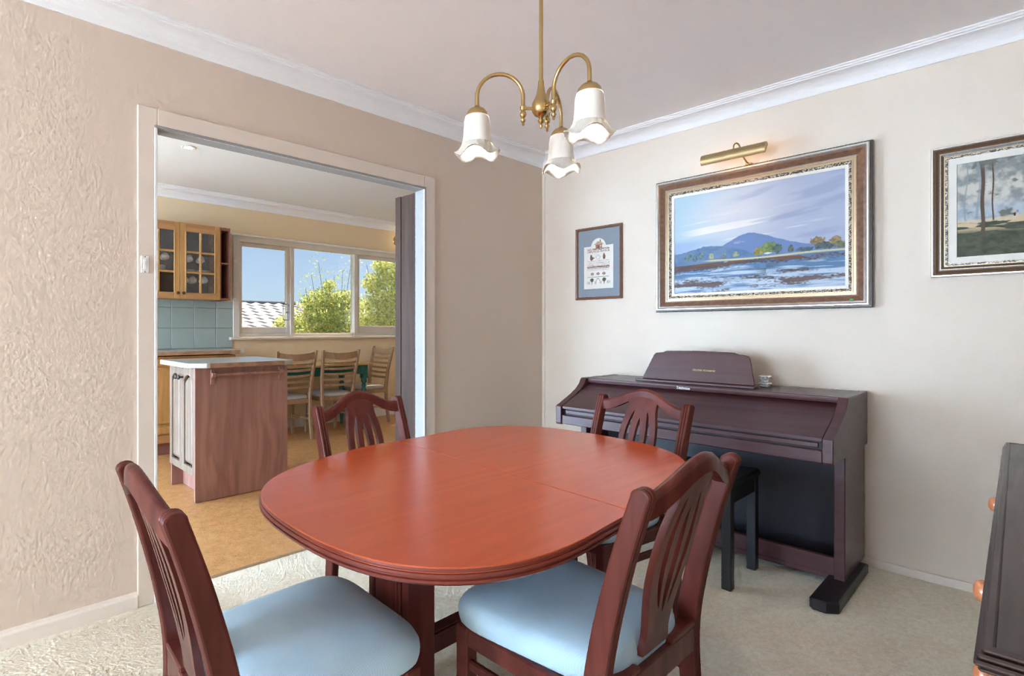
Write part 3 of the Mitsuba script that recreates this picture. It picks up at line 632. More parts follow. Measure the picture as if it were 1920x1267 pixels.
def big_picture():
    t = thing('landscape_painting', 'large framed landscape painting of a blue mountain across water above the piano', 'painting')
    x0, x1, z0, z1 = .922, 2.024, 1.282, 2.104; Y = -.004
    put('backing', box(x0 + .01, x1 - .01, -.012, Y, z0 + .01, z1 - .01), fr_dark, t)
    put('outer_frame', frame_ring(x0, x1, z0, z1, [(0, Y), (0, -.034), (.004, -.040), (.010, -.040), (.012, -.046), (.012, Y)]), fr_dark, t)
    put('silver_bead', frame_ring(x0 + .010, x1 - .010, z0 + .010, z1 - .010, [(0, Y), (0, -.052), (.004, -.057), (.010, -.057), (.015, -.050), (.015, Y)]), fr_silver, t)
    put('brown_scoop', frame_ring(x0 + .024, x1 - .024, z0 + .024, z1 - .024, [(0, Y), (0, -.050), (.010, -.050), (.022, -.042), (.034, -.034), (.042, -.033), (.042, Y)]), fr_br, t)
    put('gold_step', frame_ring(x0 + .065, x1 - .065, z0 + .065, z1 - .065, [(0, Y), (0, -.036), (.005, -.036), (.006, -.032), (.013, -.032), (.014, -.035), (.019, -.035), (.019, Y)]), fr_gold, t)
    put('ornament_band', frame_ring(x0 + .083, x1 - .083, z0 + .083, z1 - .083, [(0, Y), (0, -.033), (.006, -.036), (.013, -.030), (.015, -.028), (.015, Y)]), fr_orn, t)
    put('liner', frame_ring(x0 + .097, x1 - .097, z0 + .097, z1 - .097, [(0, Y), (0, -.027), (.016, -.024), (.017, Y)]), liner, t)
    c = (x0 + .112, x1 - .112, z0 + .112, z1 - .112)
    put('canvas', box(c[0], c[1], -.020, -.012, c[2], c[3]), landscape(*c), t)
    put('sticker', axes(trimesh.creation.cylinder(.011, .001, sections=20), (1, 0, 0), (0, 0, 1), (0, 1, 0), (1.942, -.0465, 1.316)), green_dot, t, label='round green sticker on the frame')
big_picture()

def picture_lamp():
    t = thing('picture_light', 'brass half-cylinder picture light above the large landscape painting', 'lamp')
    x0, x1, yc, zc, r = 1.262, 1.592, -.155, 2.148, .036
    a = np.linspace(math.radians(42), math.radians(228), 20); pr = [(yc + r * .86 * math.cos(s), zc - .008 + r * math.sin(s)) for s in a]; pr += [(yc + (r - .002) * .86 * math.cos(s), zc - .008 + (r - .002) * math.sin(s)) for s in a[::-1]]
    put('shade', axes(bevel_extrude(pr, x1 - x0, 0), (0, 1, 0), (0, 0, 1), (1, 0, 0), (x0, 0, 0)), brass_d, t, smooth=30)
    cap = [(yc + r * .86 * math.cos(s), zc - .008 + r * math.sin(s)) for s in a]
    for x in (x0 - .002, x1 - .001): put('end_cap', axes(bevel_extrude(cap, .003, 0), (0, 1, 0), (0, 0, 1), (1, 0, 0), (x, 0, 0)), brass_d, t)
    put('arm', tube(smooth_poly([(1.462, -.026, 2.114), (1.462, -.060, 2.118), (1.455, -.105, 2.15), (1.448, -.125, 2.195), (1.44, -.145, 2.207), (1.432, -.16, 2.195), (1.43, -.16, 2.17)], 6), .0042, 8), brass_d, t, smooth=40)
    put('bracket', box(1.445, 1.480, -.030, -.002, 2.1055, 2.118, .003), brass_d, t)
    put('bulb', tube([(x0 + .03, yc, zc - .006), (x1 - .03, yc, zc - .006)], .010, 10), opal, t, smooth=40, emitter={'type': 'area', 'radiance': rgb(*PICTURE_BULB)})
picture_lamp()

def sampler_paper(x0, x1, z0, z1):
    def fn(p, n, uv):
        u = (p.x - x0) / (x1 - x0); v = (p.z - z0) / (z1 - z0); c = mi.Color3f(.80, .77, .71) + (noise(p.x * 900, 0, p.z * 900) - .5) * .05
        br, dk, gn = (.22, .10, .065), (.13, .09, .075), (.10, .10, .06)
        def rect(c, ua, ub, va, vb, col, k=1.): 
            m = (u > ua) & (u < ub) & (v > va) & (v < vb); return dr.select(m, mix(c, col, k), c)
        def disc(c, uu, vv, ru, rv, col): return dr.select(dr.square((u - uu) / ru) + dr.square((v - vv) / rv) < 1, mi.Color3f(*col), c)
        stitch = noise(u * 60, v * 90, 2)
        for v0, v1, k, th in ((.765, .80, .9, .42), (.735, .757, .7, .45), (.72, .732, .8, .35), (.545, .555, .8, .45), (.485, .525, .45, .5), (.465, .474, .7, .4), (.415, .452, .95, .30)):
            c = dr.select((u > .12) & (u < .88) & (v > v0) & (v < v1) & (stitch > th), mix(c, br, k), c)
        for v0, k in ((.395, .9), (.365, .5), (.23, .7), (.225, .3)): c = rect(c, .12, .86, v0, v0 + .008, dk, k)
        # birds and heart
        c = disc(c, .27, .605, .055, .04, br); c = disc(c, .25, .65, .028, .03, dk); c = rect(c, .30, .36, .60, .625, br); c = disc(c, .70, .62, .045, .05, br); c = disc(c, .69, .67, .022, .02, dk)
        hd = dr.sqrt(dr.square((u - .49) / .075) + dr.square((v - .62) / .038)); c = dr.select(dr.abs(hd - 1) < .09, mi.Color3f(.40, .33, .28), c)
        for uu in (.29, .49, .69): c = disc(c, uu, .295, .055, .026, (.30, .13, .10)); c = disc(c, uu, .295, .022, .011, (.55, .42, .36))
        for uu in (.28, .70): c = disc(c, uu, .175, .065, .036, gn); c = rect(c, uu - .012, uu + .012, .09, .16, br)
        for ua, ub in ((.11, .22), (.36, .42), (.57, .62), (.78, .90)): c = dr.select((u > ua) & (u < ub) & (v > .095) & (v < .15) & (dr.sin(u * 300) > -.3), mix(c, (.34, .31, .27), .8), c)
        ad = dr.sqrt(dr.square((u - .49) / .065) + dr.square((v - .13) / .07)); c = dr.select((dr.abs(ad - 1) < .14) & (v > .10), mi.Color3f(.40, .36, .31), c)
        # cottage in the arch
        c = rect(c, .41, .63, .80, .875, (.36, .17, .12)); ro = (v > .87) & (v < .93) & (dr.abs(u - .52) < .17 - (v - .87) * 1.9); c = dr.select(ro, mi.Color3f(.50, .36, .27) - (noise(u * 80, v * 80) - .5) * .2, c)
        c = rect(c, .55, .58, .92, .965, dk); c = rect(c, .48, .53, .80, .85, dk); c = rect(c, .56, .60, .825, .855, (.7, .65, .6))
        return c
    return matte('sampler', fn)
def small_picture():
    t = thing('cross_stitch_sampler', 'small framed cross-stitch sampler in a blue mount near the room corner', 'picture')
    x0, x1, z0, z1 = .309, .672, 1.384, 1.894
    put('backing', box(x0 + .005, x1 - .005, -.006, -.001, z0 + .005, z1 - .005), fr_dark, t)
    put('frame', frame_ring(x0, x1, z0, z1, [(0, -.001), (0, -.020), (.004, -.024), (.013, -.020), (.018, -.012), (.018, -.001)]), small_fr, t)
    put('mount', box(x0 + .016, x1 - .016, -.009, -.006, z0 + .016, z1 - .016), mat_bl, t)
    a0, a1, c0, c1 = x0 + .066, x1 - .066, z0 + .075, z0 + .375
    cx = (a0 + a1) / 2; arc = [(cx + .060 * math.cos(s), c1 - .012 + .066 * math.sin(s)) for s in np.linspace(.18, PI - .18, 16)]
    poly = [(a0, c0), (a1, c0), (a1, c1)] + arc + [(a0, c1)]
    put('embroidery', axes(bevel_extrude(poly, .0015, 0), (1, 0, 0), (0, 0, 1), (0, -1, 0), (0, -.009, 0)), sampler_paper(a0, a1, c0, c1 + .055), t)
    put('glass', box(x0 + .016, x1 - .016, -.0135, -.0125, z0 + .016, z1 - .016), glass, t)
small_picture()

def forest(x0, x1, z0, z1):
    def fn(p, n, uv):
        u = (p.x - x0) / (x1 - x0); v = (p.z - z0) / (z1 - z0)
        fo = fbm(u * 15, v * 11, 1, octaves=4)
        c = mix((.24, .25, .24), (.55, .52, .46), smoothstep(.32, .66, fo))
        c = mix(c, (.62, .57, .52), dr.exp(-dr.square((u - .17) / .035) - dr.square((v - .68) / .16)) * .9)
        c = mix(c, (.40, .46, .52), dr.exp(-dr.square((v - .45) / .10)) * .75)
        crown = fbm(u * 16, v * 16, 5, octaves=3) + .34 * dr.exp(-dr.square((u - .135) / .055) - dr.square((v - .97) / .09)) + .22 * dr.exp(-dr.square((u - .24) / .05) - dr.square((v - 1.0) / .05)) + .30 * dr.exp(-dr.square((u - .62) / .20) - dr.square((v - .95) / .12)) - .04
        c = mix(c, (.17, .17, .145), smoothstep(.58, .80, crown))
        for k, (tu, w) in enumerate(((.05, .006), (.12, .010), (.66, .010), (.72, .012), (.80, .008), (.9, .01))):
            c = mix(c, (.27, .30, .33), smoothstep(w, w * .5, dr.abs(u - tu - .01 * dr.sin(v * 9 + k))) * smoothstep(.30, .36, v) * .7)
        g = .36 + .05 * u + (fbm(u * 14, v * 20, 3) - .5) * .05
        gr = mix((.055, .062, .045), (.13, .13, .095), fbm(u * 26, v * 30, 8))
        gr = mix(gr, (.58, .46, .30), smoothstep(.50, .60, fbm(u * 6, v * 26, 9)) * smoothstep(.22, .32, v))
        c = mix(c, gr, smoothstep(0, .02, g - v))
        c = mix(c, (.62, .50, .34), smoothstep(.022, .008, dr.abs(v - g)) * .8)
        for tu, w, vb in ((.143, .0135, .19), (.198, .0055, .35), (.56, .012, .24), (.83, .009, .30)):
            c = mix(c, (.12, .085, .065), smoothstep(w, w * .6, dr.abs(u - tu + .003 * dr.sin(v * 14)) - .004 * smoothstep(.3, .15, v)) * smoothstep(vb, vb + .02, v) * smoothstep(1.0, .9, v))
        for tu, tv, cc in ((.312, .425, (.62, .42, .26)), (.327, .425, (.20, .27, .42)), (.312, .40, (.05, .05, .06)), (.327, .40, (.6, .5, .42))):
            c = mix(c, cc, smoothstep(.016, .010, dr.sqrt(dr.square((u - tu) * 2.2) + dr.square(v - tv) * .5)))
        return c
    return matte('forest_painting', fn)
def right_picture():
    t = thing('forest_painting', 'dark framed painting of tall trees in misty woodland at the right edge of the wall', 'painting')
    x0, x1, z0, z1 = 2.236, 2.985, 1.412, 2.003
    put('backing', box(x0 + .01, x1 - .01, -.010, -.002, z0 + .01, z1 - .01), fr_dark, t)
    put('outer_edge', frame_ring(x0, x1, z0, z1, [(0, -.002), (0, -.032), (.003, -.036), (.008, -.036), (.010, -.030), (.010, -.002)]), fr_silver, t)
    put('brown_moulding', frame_ring(x0 + .009, x1 - .009, z0 + .009, z1 - .009, [(0, -.002), (0, -.030), (.008, -.034), (.018, -.028), (.024, -.028), (.024, -.002)]), fr_choc, t)
    put('gold_line', frame_ring(x0 + .032, x1 - .032, z0 + .032, z1 - .032, [(0, -.002), (0, -.031), (.003, -.031), (.003, -.002)]), fr_gold, t)
    put('dark_step', frame_ring(x0 + .035, x1 - .035, z0 + .035, z1 - .035, [(0, -.002), (0, -.027), (.010, -.025), (.010, -.002)]), fr_dark, t)
    put('inner_gold_line', frame_ring(x0 + .045, x1 - .045, z0 + .045, z1 - .045, [(0, -.002), (0, -.029), (.004, -.029), (.004, -.002)]), fr_gold, t)
    put('beaded_band', frame_ring(x0 + .049, x1 - .049, z0 + .049, z1 - .049, [(0, -.002), (0, -.027), (.007, -.027), (.009, -.022), (.009, -.002)]), fr_orn, t)
    put('liner', frame_ring(x0 + .057, x1 - .057, z0 + .057, z1 - .057, [(0, -.002), (0, -.022), (.030, -.018), (.032, -.002)]), liner, t)
    c = (x0 + .088, x1 - .088, z0 + .088, z1 - .088)
    put('canvas', box(c[0], c[1], -.016, -.010, c[2], c[3]), forest(*c), t)
right_picture()

def switch():
    t = thing('light_switch', 'narrow white double light switch on the casing left of the kitchen opening', 'switch')
    put('plate', box(.015, .022, -2.778, -2.747, 1.412, 1.487, .002), plate_p, t)
    for z in (1.4625, 1.4375): put('rocker', box(.022, .0255, -2.7685, -2.7565, z - .0085, z + .0085, .0015), plate_p, t)
    for z in (1.481, 1.418): put('screw', axes(trimesh.creation.cylinder(.0022, .001, sections=10), (0, 1, 0), (0, 0, 1), (1, 0, 0), (.0224, -2.7625, z)), screw, t)
switch()

# ================================================================== KITCHEN
def folding_door():
    t = thing('folding_door', 'brown varnished timber folding door stacked open behind the right side of the opening', 'door')
    for i in range(3): put('leaf', box(-.275, -.082, -1.201 + i * .037, -1.168 + i * .037, .012, 2.035, .002), door_w, t)
    put('stile', box(-.278, -.222, -1.206, -1.201, .012, 2.035, .001), door_w, t)
folding_door()

def arch_door(w, h, th=.018, frame=.055):
    """raised panel door in the x-z plane, facing -y; with an arched panel"""
    P = [box(0, frame, -th, 0, 0, h, .002), box(w - frame, w, -th, 0, 0, h, .002), box(frame, w - frame, -th, 0, 0, frame * 1.1, .002)]
    arch = [(frame, h), (frame, h - frame * 1.9)] + [(frame + (w - 2 * frame) * s, h - frame * (1.9 - .85 * math.sin(PI * s) ** .8)) for s in np.linspace(.08, .92, 12)] + [(w - frame, h - frame * 1.9), (w - frame, h)]
    P.append(axes(bevel_extrude(arch, th, .001), (1, 0, 0), (0, 0, 1), (0, -1, 0)))
    pan = [(frame * 1.2, frame * 1.4), (w - frame * 1.2, frame * 1.4), (w - frame * 1.2, h - frame * 2.2)] + [(w - frame * 1.2 - (w - 2.4 * frame) * s, h - frame * (2.2 - .85 * math.sin(PI * s) ** .8)) for s in np.linspace(.08, .92, 12)] + [(frame * 1.2, h - frame * 2.2)]
    P.append(axes(bevel_extrude(pan, th, 1, prof=[(0, 0), (0, .006), (.018, th - .003)]), (1, 0, 0), (0, 0, 1), (0, -1, 0)))
    return cat_(P)

def island():
    t = thing('kitchen_island', 'wood-panelled kitchen island with pale worktop, towel rail and two arched doors', 'kitchen island')
    x0, x1, y0, y1 = -1.86, -1.262, -2.135, -1.478
    put('body', cat_([box(x0, x1 - .02, y0 + .03, y1 - .005, .16, .910), box(x0 + .0, x1 - .02, y0 + .10, y1 - .005, 0, .16), box(x0, x0 + .02, y0 + .006, y1, 0, .910, .001)]), island_w, t)
    put('front_panel', box(x1 - .022, x1, y0 - .012, y1, .002, .910, .0015), island_w, t)
    put('kick_board', box(x0 + .02, x1 - .022, y0 + .085, y0 + .10, 0, .165, .001), island_w, t)
    top = [(-1.93, -2.185), (-1.285, -2.185), (-1.205, -2.09), (-1.205, -1.515), (-1.25, -1.44), (-1.93, -1.44)]
    wt = put('worktop', bevel_extrude(top, .033, .002), laminate, t, M=T().translate([0, 0, .911]))
    put('edge_strip', box(-1.2065, -1.199, -2.07, -1.53, .911, .943, .002), edge_w, wt)
    put('edge_strip', cat_([box(-1.92, -1.29, -2.188, -2.183, .912, .942), ]), lam_edge, wt)
    w = (x1 - .024 - x0 - .02) / 2
    for i in range(2):
        xa = x0 + .02 + i * (w + .001)
        d = put('door', arch_door(w - .002, .735, .02, .048), oak_sheen_w, t, M=T().translate([xa, y0 + .012, .170]))
        k = lathe([(.006, 0), (.006, .018), (.011, .022), (.017, .028), (.017, .034), (.010, .040)], 18)
        kx = xa + (w - .03 if i == 0 else .030)
        put('knob', axes(k, (1, 0, 0), (0, 0, 1), (0, -1, 0), (kx, y0 - .008, .835)), knob_b, d, smooth=40)
    r = None
    for yb in (-2.035, -1.540):
        sec = [(0, .795), (.014, .795), (.016, .83), (.045, .852), (.050, .862), (.045, .875), (.020, .880), (.016, .898), (0, .898)]
        b = put('towel_bracket', axes(bevel_extrude(sec, .030, .003), (1, 0, 0), (0, 0, 1), (0, -1, 0), (x1, yb + .015, 0)), island_w, t)
    put('towel_rail', tube([(x1 + .036, -2.02, .861), (x1 + .036, -1.555, .861)], .010, 12), island_w, t, smooth=40)
island()

def base_cabinet():
    t = thing('kitchen_bench', 'oak kitchen bench unit with arched doors below the green tiles', 'kitchen cabinet')
    xa, xf, ya, yb = KX, -2.92, -3.6, -1.22
    put('carcass', box(xa, xf, ya, yb, .11, .918), kit_w, t)
    put('kick_board', box(xa, xf - .05, ya, yb - .01, 0, .11), shelf_red, t)
    wt = put('worktop', box(xa, -2.86, ya, -1.150, .930, .968, .004), laminate, t)
    put('edge_strip', box(-2.862, -2.852, ya, -1.20, .930, .966, .002), edge_w, wt)
    n = 5; w = (yb - ya) / n
    dd = mikit.ply(arch_door(w - .004, .70, .02, .06), kit_w)
    for i in range(n):
        d = put('door', dd, None, t, M=T().translate([xf, ya + i * w + .002, .20]).rotate([0, 0, 1], 90))
    put('lower_rail', box(xf - .001, xf + .012, ya, yb, .115, .190, .003), kit_w2, t)
base_cabinet()

def wall_cabinet():
    t = thing('wall_cabinet', 'oak wall cabinet with two glazed doors and an open end shelf beside the kitchen window', 'kitchen cabinet')
    xf, z0, z1 = -3.15, 1.476, 2.228; ya, ym, yb, ye = -2.075, -1.685, -1.296, -1.190
    put('carcass', cat_([box(KX + .016, xf, ya, yb, z0, z0 + .02), box(KX + .016, xf, ya, yb, z1 - .02, z1), box(KX + .016, xf, ya, ya + .018, z0, z1), box(KX + .016, xf, yb - .018, yb, z0, z1)]), kit_w2, t)
    put('back', box(KX, KX + .016, ya, yb, z0, z1), interior, t)
    for z in (1.752, 1.965): put('shelf', box(KX + .016, xf - .02, ya + .018, yb - .018, z - .016, z), interior, t)
    for i, (a, b) in enumerate(((ya, ym), (ym, yb))):
        a += .001; b -= .001; s = .052; X0, X1 = xf, xf + .020
        d = put('door', cat_([box(X0, X1, a, a + s, z0, z1, .002), box(X0, X1, b - s, b, z0, z1, .002)]), kit_w, t)
        put('rail', box(X0, X1, a + s, b - s, z1 - .085, z1, .002), kit_w2, d); put('rail', box(X0, X1, a + s, b - s, z0, z0 + .062, .002), kit_w2, d)
        c = (a + b) / 2; za, zb_ = z0 + .062, z1 - .085; hh = (zb_ - za) / 3
        put('glazing_bar', cat_([box(X0 - .002, X1 + .004, c - .010, c + .010, za, zb_, .004)] + [box(X0 - .002, X1 + .003, a + s, b - s, za + k * hh - .010, za + k * hh + .010, .004) for k in (1, 2)] + [box(X1 - .004, X1 + .005, a + s - .008, a + s + .006, za, zb_, .003), box(X1 - .004, X1 + .005, b - s - .006, b - s + .008, za, zb_, .003)]), kit_w, d)
        put('pane', box(xf + .008, xf + .010, a + s, b - s, za, zb_), glass, d)
        ky = (b - .026) if i == 0 else (a + .026)
        k = lathe([(.006, 0), (.006, .012), (.013, .018), (.0155, .026), (.013, .034), (.006, .037)], 18)
        put('knob', axes(k, (0, 0, 1), (0, 1, 0), (1, 0, 0), (X1, ky, z0 + .055)), knob_d, d, smooth=40)
    put('end_shelf', cat_([box(KX, xf + .01, yb, yb + .015, z0, z1, .002), box(KX, xf + .010, ye - .010, ye, z0, z1, .002), box(KX, KX + .012, yb, ye, z0, z1), box(KX, xf + .012, yb + .012, ye, z1 - .03, z1, .002), box(KX, xf + .012, yb + .012, ye, z0, z0 + .02, .002), box(KX, xf + .012, yb + .012, ye, 1.848, 1.866, .002)]), shelf_red, t)
    # cups hanging from hooks, plates standing in small stacks
    cup = mikit.ply(cat_([lathe([(.016, -.032), (.022, -.034), (.020, -.028), (.030, -.018), (.036, 0), (.038, .030), (.036, .030), (.034, 0), (.027, -.016), (.004, -.022)], 24), tube([(.034 + .020 * math.sin(s), 0, .004 + .020 * math.cos(s)) for s in np.linspace(.1, PI - .1, 9)], .004, 8)]), china, 40)
    spots = [(-1.58, 1.885, 'left of two cups hanging on the middle shelf behind the right glazed door'), (-1.455, 1.885, 'right of two cups hanging on the middle shelf behind the right glazed door'),
             (-1.622, 1.665, 'leftmost cup hanging on the bottom shelf behind the right glazed door'), (-1.535, 1.672, 'middle cup hanging on the bottom shelf behind the right glazed door'), (-1.435, 1.672, 'rightmost cup hanging on the bottom shelf behind the right glazed door'),
             (-1.895, 1.888, 'left of two cups hanging behind the left glazed door'), (-1.805, 1.888, 'right of two cups hanging behind the left glazed door')]
    for q, (y, z, l) in enumerate(spots):
        put('cup', cup, None, M=T().translate([-3.235 - .03 * (q % 2), y, z]).rotate([1, 0, 0], -62).rotate([0, 1, 0], -18), label='white china ' + l, cat='cup', group='china cups in the wall cabinet')
    pl = mikit.ply(lathe([(.03, 0), (.045, -.001), (.05, .002), (.072, .010), (.072, .012), (.050, .005), (.004, .003)], 28), china, 40)
    nth = ('bottom', 'second', 'third', 'fourth', 'top')
    for y, z, n, l in ((-1.86, 1.7535, 5, 'of the plate stack behind the left glazed door'), (-1.575, 1.7535, 2, 'of the saucer pair under the left hanging cup'), (-1.43, 1.7535, 2, 'of the saucer pair under the right hanging cup'), (-1.835, 1.4985, 3, 'of the low stack on the bottom cabinet shelf')):
        for k in range(n): put('plate', pl, None, M=T().translate([-3.24, y, z + .0085 * k]), label=f'white plate, {nth[4 if k == n - 1 else k]} one {l}', cat='plate', group='white plates in the wall cabinet')
wall_cabinet()

def sconce():
    t = thing('wall_sconce', 'round brass wall light on the kitchen wall beside the folded door', 'lamp')
    put('back_plate', lathe([(.002, .03), (.03, .028), (.055, .018), (.07, .006), (.072, 0)], 24), brass, t, smooth=40, M=T().translate([KX, 1.245, 2.40]).rotate([0, 1, 0], 90))
    g = trimesh.creation.icosphere(2, .055); put('globe', g, opal, t, smooth=True, M=T().translate([KX + .085, 1.245, 2.40]), emitter={'type': 'area', 'radiance': rgb(2.2, 1.7, .8)})
sconce()

def green_table():
    t = thing('kitchen_table', 'green painted kitchen table with a pine top below the kitchen window', 'table')
    x0, x1, y0, y1 = -3.36, -2.72, -1.02, .335
    put('top', box(x0, x1, y0, y1, .758, .780, .004), pine, t)
    put('apron', cat_([box(x0 + .05, x1 - .045, y0 + .05, y0 + .07, .655, .758), box(x0 + .05, x1 - .045, y1 - .075, y1 - .055, .655, .758), box(x1 - .065, x1 - .045, y0 + .05, y1 - .06, .655, .758), box(x0 + .05, x0 + .07, y0 + .05, y1 - .06, .655, .758)]), green_p, t)
    pr = [(.012, 0), (.016, .01), (.020, .06), (.024, .14), (.020, .20), (.016, .205), (.022, .215), (.016, .225), (.026, .30), (.034, .40), (.030, .47), (.018, .50), (.030, .51), (.030, .525), (.018, .535), (.034, .56), (.034, .60)]
    for x in (x0 + .075, x1 - .075):
        for y in (y0 + .08, y1 - .085): put('leg', cat_([lathe(pr, 18, (x, y, 0)), box(x - .034, x + .034, y - .034, y + .034, .60, .758, .002)]), green_p, t, smooth=35)
green_table()

def ladder_parts():
    out = []
    ln = lambda z: np.interp(z, [0, .2, .45, .65, .95], [-.25, -.215, -.205, -.225, -.30])
    zs = np.linspace(0, .95, 20); dep = np.interp(zs, [0, .45, .95], [.028, .042, .026])
    prof = [(ln(z) + d / 2, z) for z, d in zip(zs, dep)] + [(ln(z) - d / 2, z) for z, d in zip(zs[::-1], dep[::-1])]
    for s in (-1, 1):
        m = axes(bevel_extrude(prof, .030, .003), (0, 1, 0), (0, 0, 1), (1, 0, 0), (-.015, 0, 0)); m = warp(m, lambda v: np.column_stack([v[:, 0] + s * (.192 + .028 * np.clip((v[:, 2] - .45) / .5, 0, 1)), v[:, 1], v[:, 2]]))
        out.append(('rear_leg', m, chair_w, False)); out.append(('front_leg', box(s * .185 - .017, s * .185 + .017, .165, .199, 0, .43, .003), chair_w, False))
        out.append(('side_stretcher', box(s * .188 - .008, s * .188 + .008, -.2, .17, .20, .222, .003), chair_w, False))
    def slat(z0, h, dip):
        w = .192 + .028 * np.clip((z0 + h / 2 - .45) / .5, 0, 1) - .012; xs = np.linspace(-w, w, 15); R = []
        for x in xs:
            u = (x / w) ** 2; yb = ln(z0 + h / 2) - .022 * (1 - u); zb = z0 - dip * (1 - u); R.append([(x, yb - .007, zb), (x, yb + .007, zb), (x, yb + .007, zb + h), (x, yb - .007, zb + h)])
        return grid_rings(R)
    out.append(('top_slat', slat(.862, .072, .020), chair_w, False))
    for z in (.795, .735, .675, .615, .555): out.append(('slat', slat(z, .026, .008), chair_w, False))
    out.append(('seat_frame', cat_([box(-.2, .2, -.215, .205, .385, .432, .006)]), chair_w, False))
    n = 48; tt = np.arange(n) * 2 * PI / n; px = np.sign(np.cos(tt)) * np.abs(np.cos(tt)) ** .45; py = np.sign(np.sin(tt)) * np.abs(np.sin(tt)) ** .45
    out.append(('seat_pad', grid_rings([np.column_stack([px * .205 * s, py * .215 * s, np.full(n, z)]) for s, z in ((.96, .43), (1, .44), (1, .455), (.95, .468), (.7, .478), (.2, .482))]), taupe, 60))
    out.append(('cross_stretcher', box(-.185, .185, -.01, .008, .20, .222, .003), chair_w, False))
    return [(nm, mikit.ply(m, mt, sm)) for nm, m, mt, sm in out]
LP = ladder_parts()
for x, y, deg, l in ((-2.915, -.695, 90, 'beech ladder-back chair partly hidden by the kitchen island'), (-2.895, -.165, 88, 'beech ladder-back chair in the middle of the green table'), (-3.19, .515, 178, 'beech ladder-back chair at the far end of the green table by the window')):
    t = thing('kitchen_chair', l, 'chair', 'ladder-back chairs round the green table')
    for nm, d in LP: put(nm, d, None, t, M=rotz(x, y, deg))

# ================================================================== OUTSIDE THE KITCHEN WINDOW
struct('ground', box(-60, KX - .3, -40, 50, -3.2, -3.0), grass, 'lawn outside')
struct('shade_eave', box(KX - .75, KX - .1, -5, 4, 2.55, 2.62), white_p, 'unseen white soffit added to shade the kitchen window')  # unseen overhang added to block sun from the kitchen floor
def house():
    t = thing('neighbour_house', 'neighbouring house with a grey wavy tiled roof seen through the kitchen window', 'house')
    xr, zr, sl, g = -11.6, 1.86, math.tan(math.radians(17.5)), .29        # ridge, slope towards us, tile gauge
    ycorner = 3.95
    put('wall', box(-18, -8.35, -9, ycorner - .75, -3.0, .55), brick, t)
    L = 10
    def roofpt(s, y): return (xr + s * g, y, zr - s * g * sl)
    hip = lambda s: ycorner - s * g * .2125
    rf = put('roof', trimesh.Trimesh([(xr, -8, zr - .03), (xr, hip(0), zr - .03), (xr + L * g, hip(L), zr - .03 - L * g * sl), (xr + L * g, -8, zr - .03 - L * g * sl), (xr - 3.4, -8, zr - 1.1), (xr - 3.4, hip(L), zr - 1.1)], [(0, 3, 2), (0, 2, 1), (0, 1, 5), (0, 5, 4), (1, 2, 5)], process=False), roof_under, t)
    n = 13; yy = np.linspace(0, .32, n); wv = .018 * np.sin(yy / .32 * 2 * PI) 
    def tilemesh():
        top = np.column_stack([np.zeros(n), yy, wv + .030]); bot = np.column_stack([np.full(n, g + .03), yy, wv - (g + .03) * sl + .052]); b2 = bot - [0, 0, .052]
        v = np.vstack([top, bot, b2]); f = []
        for i in range(n - 1):
            f += [(i, i + n, i + n + 1), (i, i + n + 1, i + 1), (i + n, i + 2 * n, i + 2 * n + 1), (i + n, i + 2 * n + 1, i + n + 1)]
        return trimesh.Trimesh(v, np.array(f), process=False)
    tm = [mikit.ply(tilemesh(), m) for m in roof_m]; r = random.Random(3)
    for s in range(L):
        k = 0; y = hip(s + .5) - .32
        while k < 17 and y > -4:
            scene[numbered_fast('roof_tile', rf)] = {**tm[r.randrange(3)], 'to_world': T().translate([xr + s * g, y, zr - s * g * sl])}
            y -= .32; k += 1
    put('ridge_cap', tube([(xr, -8, zr + .0), (xr, hip(0), zr + .0)], .075, 10), slate, rf, smooth=40)
    put('hip_cap', tube([(xr, hip(0), zr + .02), (xr + L * g, hip(L), zr + .02 - L * g * sl)], .08, 10), roof_m[1], rf, smooth=40)
_cnt = {}
def numbered_fast(name, parent):
    i = _cnt.get((name, parent), 0); _cnt[(name, parent)] = i + 1
    return f'{parent}__{name}' + (f'_{i:03d}' if i else '')
house()

def leaves(centres, radii, n, size, seed, squash=.9):
    r = np.random.default_rng(seed); V, F = [], []
    w = np.array(radii) ** 2; idx = r.choice(len(centres), n, p=w / w.sum())
    d = r.normal(size=(n, 3)); d /= np.linalg.norm(d, axis=1, keepdims=True)
    pos = np.array(centres)[idx] + d * (np.array(radii)[idx] * (r.uniform(.25, 1.0, n) ** .7 + np.abs(r.normal(size=n)) * .20))[:, None] * [1, 1, squash]
    ax = r.normal(size=(n, 3)); ax /= np.linalg.norm(ax, axis=1, keepdims=True); b = np.cross(ax, r.normal(size=(n, 3))); b /= np.linalg.norm(b, axis=1, keepdims=True); c = np.cross(ax, b)
    L = size * r.uniform(.6, 1.25, n)[:, None]
    v = np.stack([pos - ax * L, pos + b * L * .42 + c * L * .1, pos + ax * L, pos - b * L * .42 + c * L * .1], 1).reshape(-1, 3)
    f = (np.arange(n)[:, None, None] * 4 + np.array([[0, 1, 2], [0, 2, 3]])[None]).reshape(-1, 3)
    return trimesh.Trimesh(v, f, process=False)
def branches(base, tips, r0, seed):
    r = np.random.default_rng(seed); out = []
    for tp in tips:
        b, tp = np.array(base, float), np.array(tp, float); m = b + (tp - b) * [.35, .35, .55] + r.normal(size=3) * .08
        out.append(tube(smooth_poly([b, m, tp], 6), r0 * np.linspace(1, 0, 13) ** 1.7 + .0035, 6))
    return cat_(out)
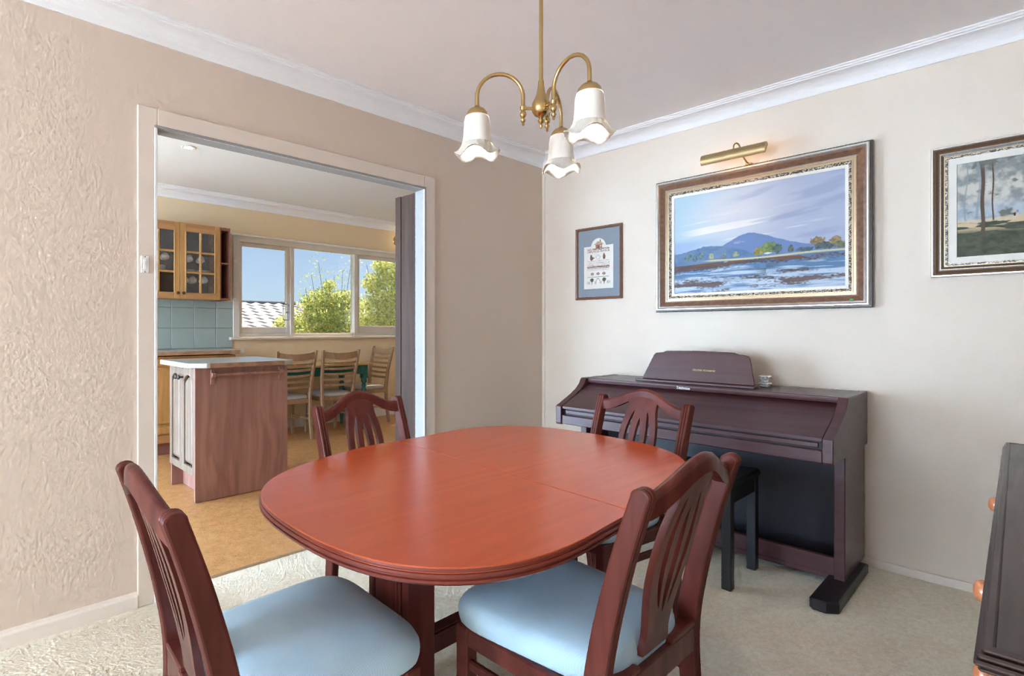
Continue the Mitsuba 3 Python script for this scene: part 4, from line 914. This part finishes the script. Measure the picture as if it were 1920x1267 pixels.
def tree(label, base, crown, n, size, mats, seed, cat='tree', sprays=()):
    t = thing('tree' if cat == 'tree' else 'bush', label, cat)
    C = [c[:3] for c in crown]; R = [c[3] for c in crown]
    tips = [np.array(c) + [0, 0, r * .7] for c, r in zip(C, R)] + list(sprays)
    put('branches', branches(base, tips, .07, seed), bark, t, smooth=60)
    for i, (m, share) in enumerate(mats): put('foliage', leaves(C, R, int(n * share), size, seed * 10 + i), m, t, kind='stuff')
    if len(sprays):
        put('twig_leaves', leaves([tuple(s) for s in sprays], [.15] * len(sprays), 22 * len(sprays), size * .75, seed + 77, 1.6), mats[0][0], t, kind='stuff')
tree('yellow-green leafy tree outside the middle pane of the kitchen window', (-7.2, 2.6, -3.0), [(-7.2, 2.2, 1.45, .42), (-7.1, 1.75, 1.15, .34), (-7.2, 2.1, 1.75, .24), (-7.2, 2.75, 1.35, .45), (-7.1, 2.45, .75, .6), (-7.2, 2.55, 1.75, .22), (-7.15, 2.35, 2.05, .13), (-7.2, 1.45, 1.25, .22), (-7.2, 2.85, 1.8, .2)], 15000, .036, [(leaf_y, .4), (leaf_g, .3), (leaf_l, .3)], 11, sprays=[(-7.2, 1.85, 2.0), (-7.15, 1.95, 2.25), (-7.1, 2.08, 2.5), (-7.2, 2.3, 2.2), (-7.2, 2.75, 2.1), (-7.2, 2.7, 2.4), (-7.15, 2.88, 2.6), (-7.2, 2.5, 2.25)])
K = .922; kk = lambda c: (-5.7, -3.38 + (c[1] + 3.38) * K, 1.174 + (c[2] - 1.174) * K) + tuple(r * .85 for r in c[3:])
tree('tall bright leafy tree outside the right pane of the kitchen window', (-5.7, 3.3, -3.0), [kk(q) for q in [(-6.4, 2.95, 1.5, .42), (-6.4, 3.3, 2.0, .42), (-6.4, 2.9, 2.1, .22), (-6.4, 3.1, 1.0, .55), (-6.4, 3.7, 1.5, .6), (-6.4, 3.55, 2.45, .38), (-6.4, 3.1, 2.45, .18)]], 14000, .034, [(leaf_l, .4), (leaf_y, .35), (leaf_g, .25)], 12, sprays=[kk(q) for q in [(-6.4, 2.75, 2.45), (-6.4, 3.05, 2.75), (-6.4, 3.4, 2.9)]])
tree('dark green rounded bush beyond the tiled roof', (-21.5, 8.6, -3.0), [(-21.5, 8.6, 1.7, .8), (-21.4, 9.6, 1.6, 1.0), (-21.5, 7.7, 1.5, .6), (-21.5, 8.6, 0, 1.4)], 2600, .15, [(leaf_g, 1.0)], 13)
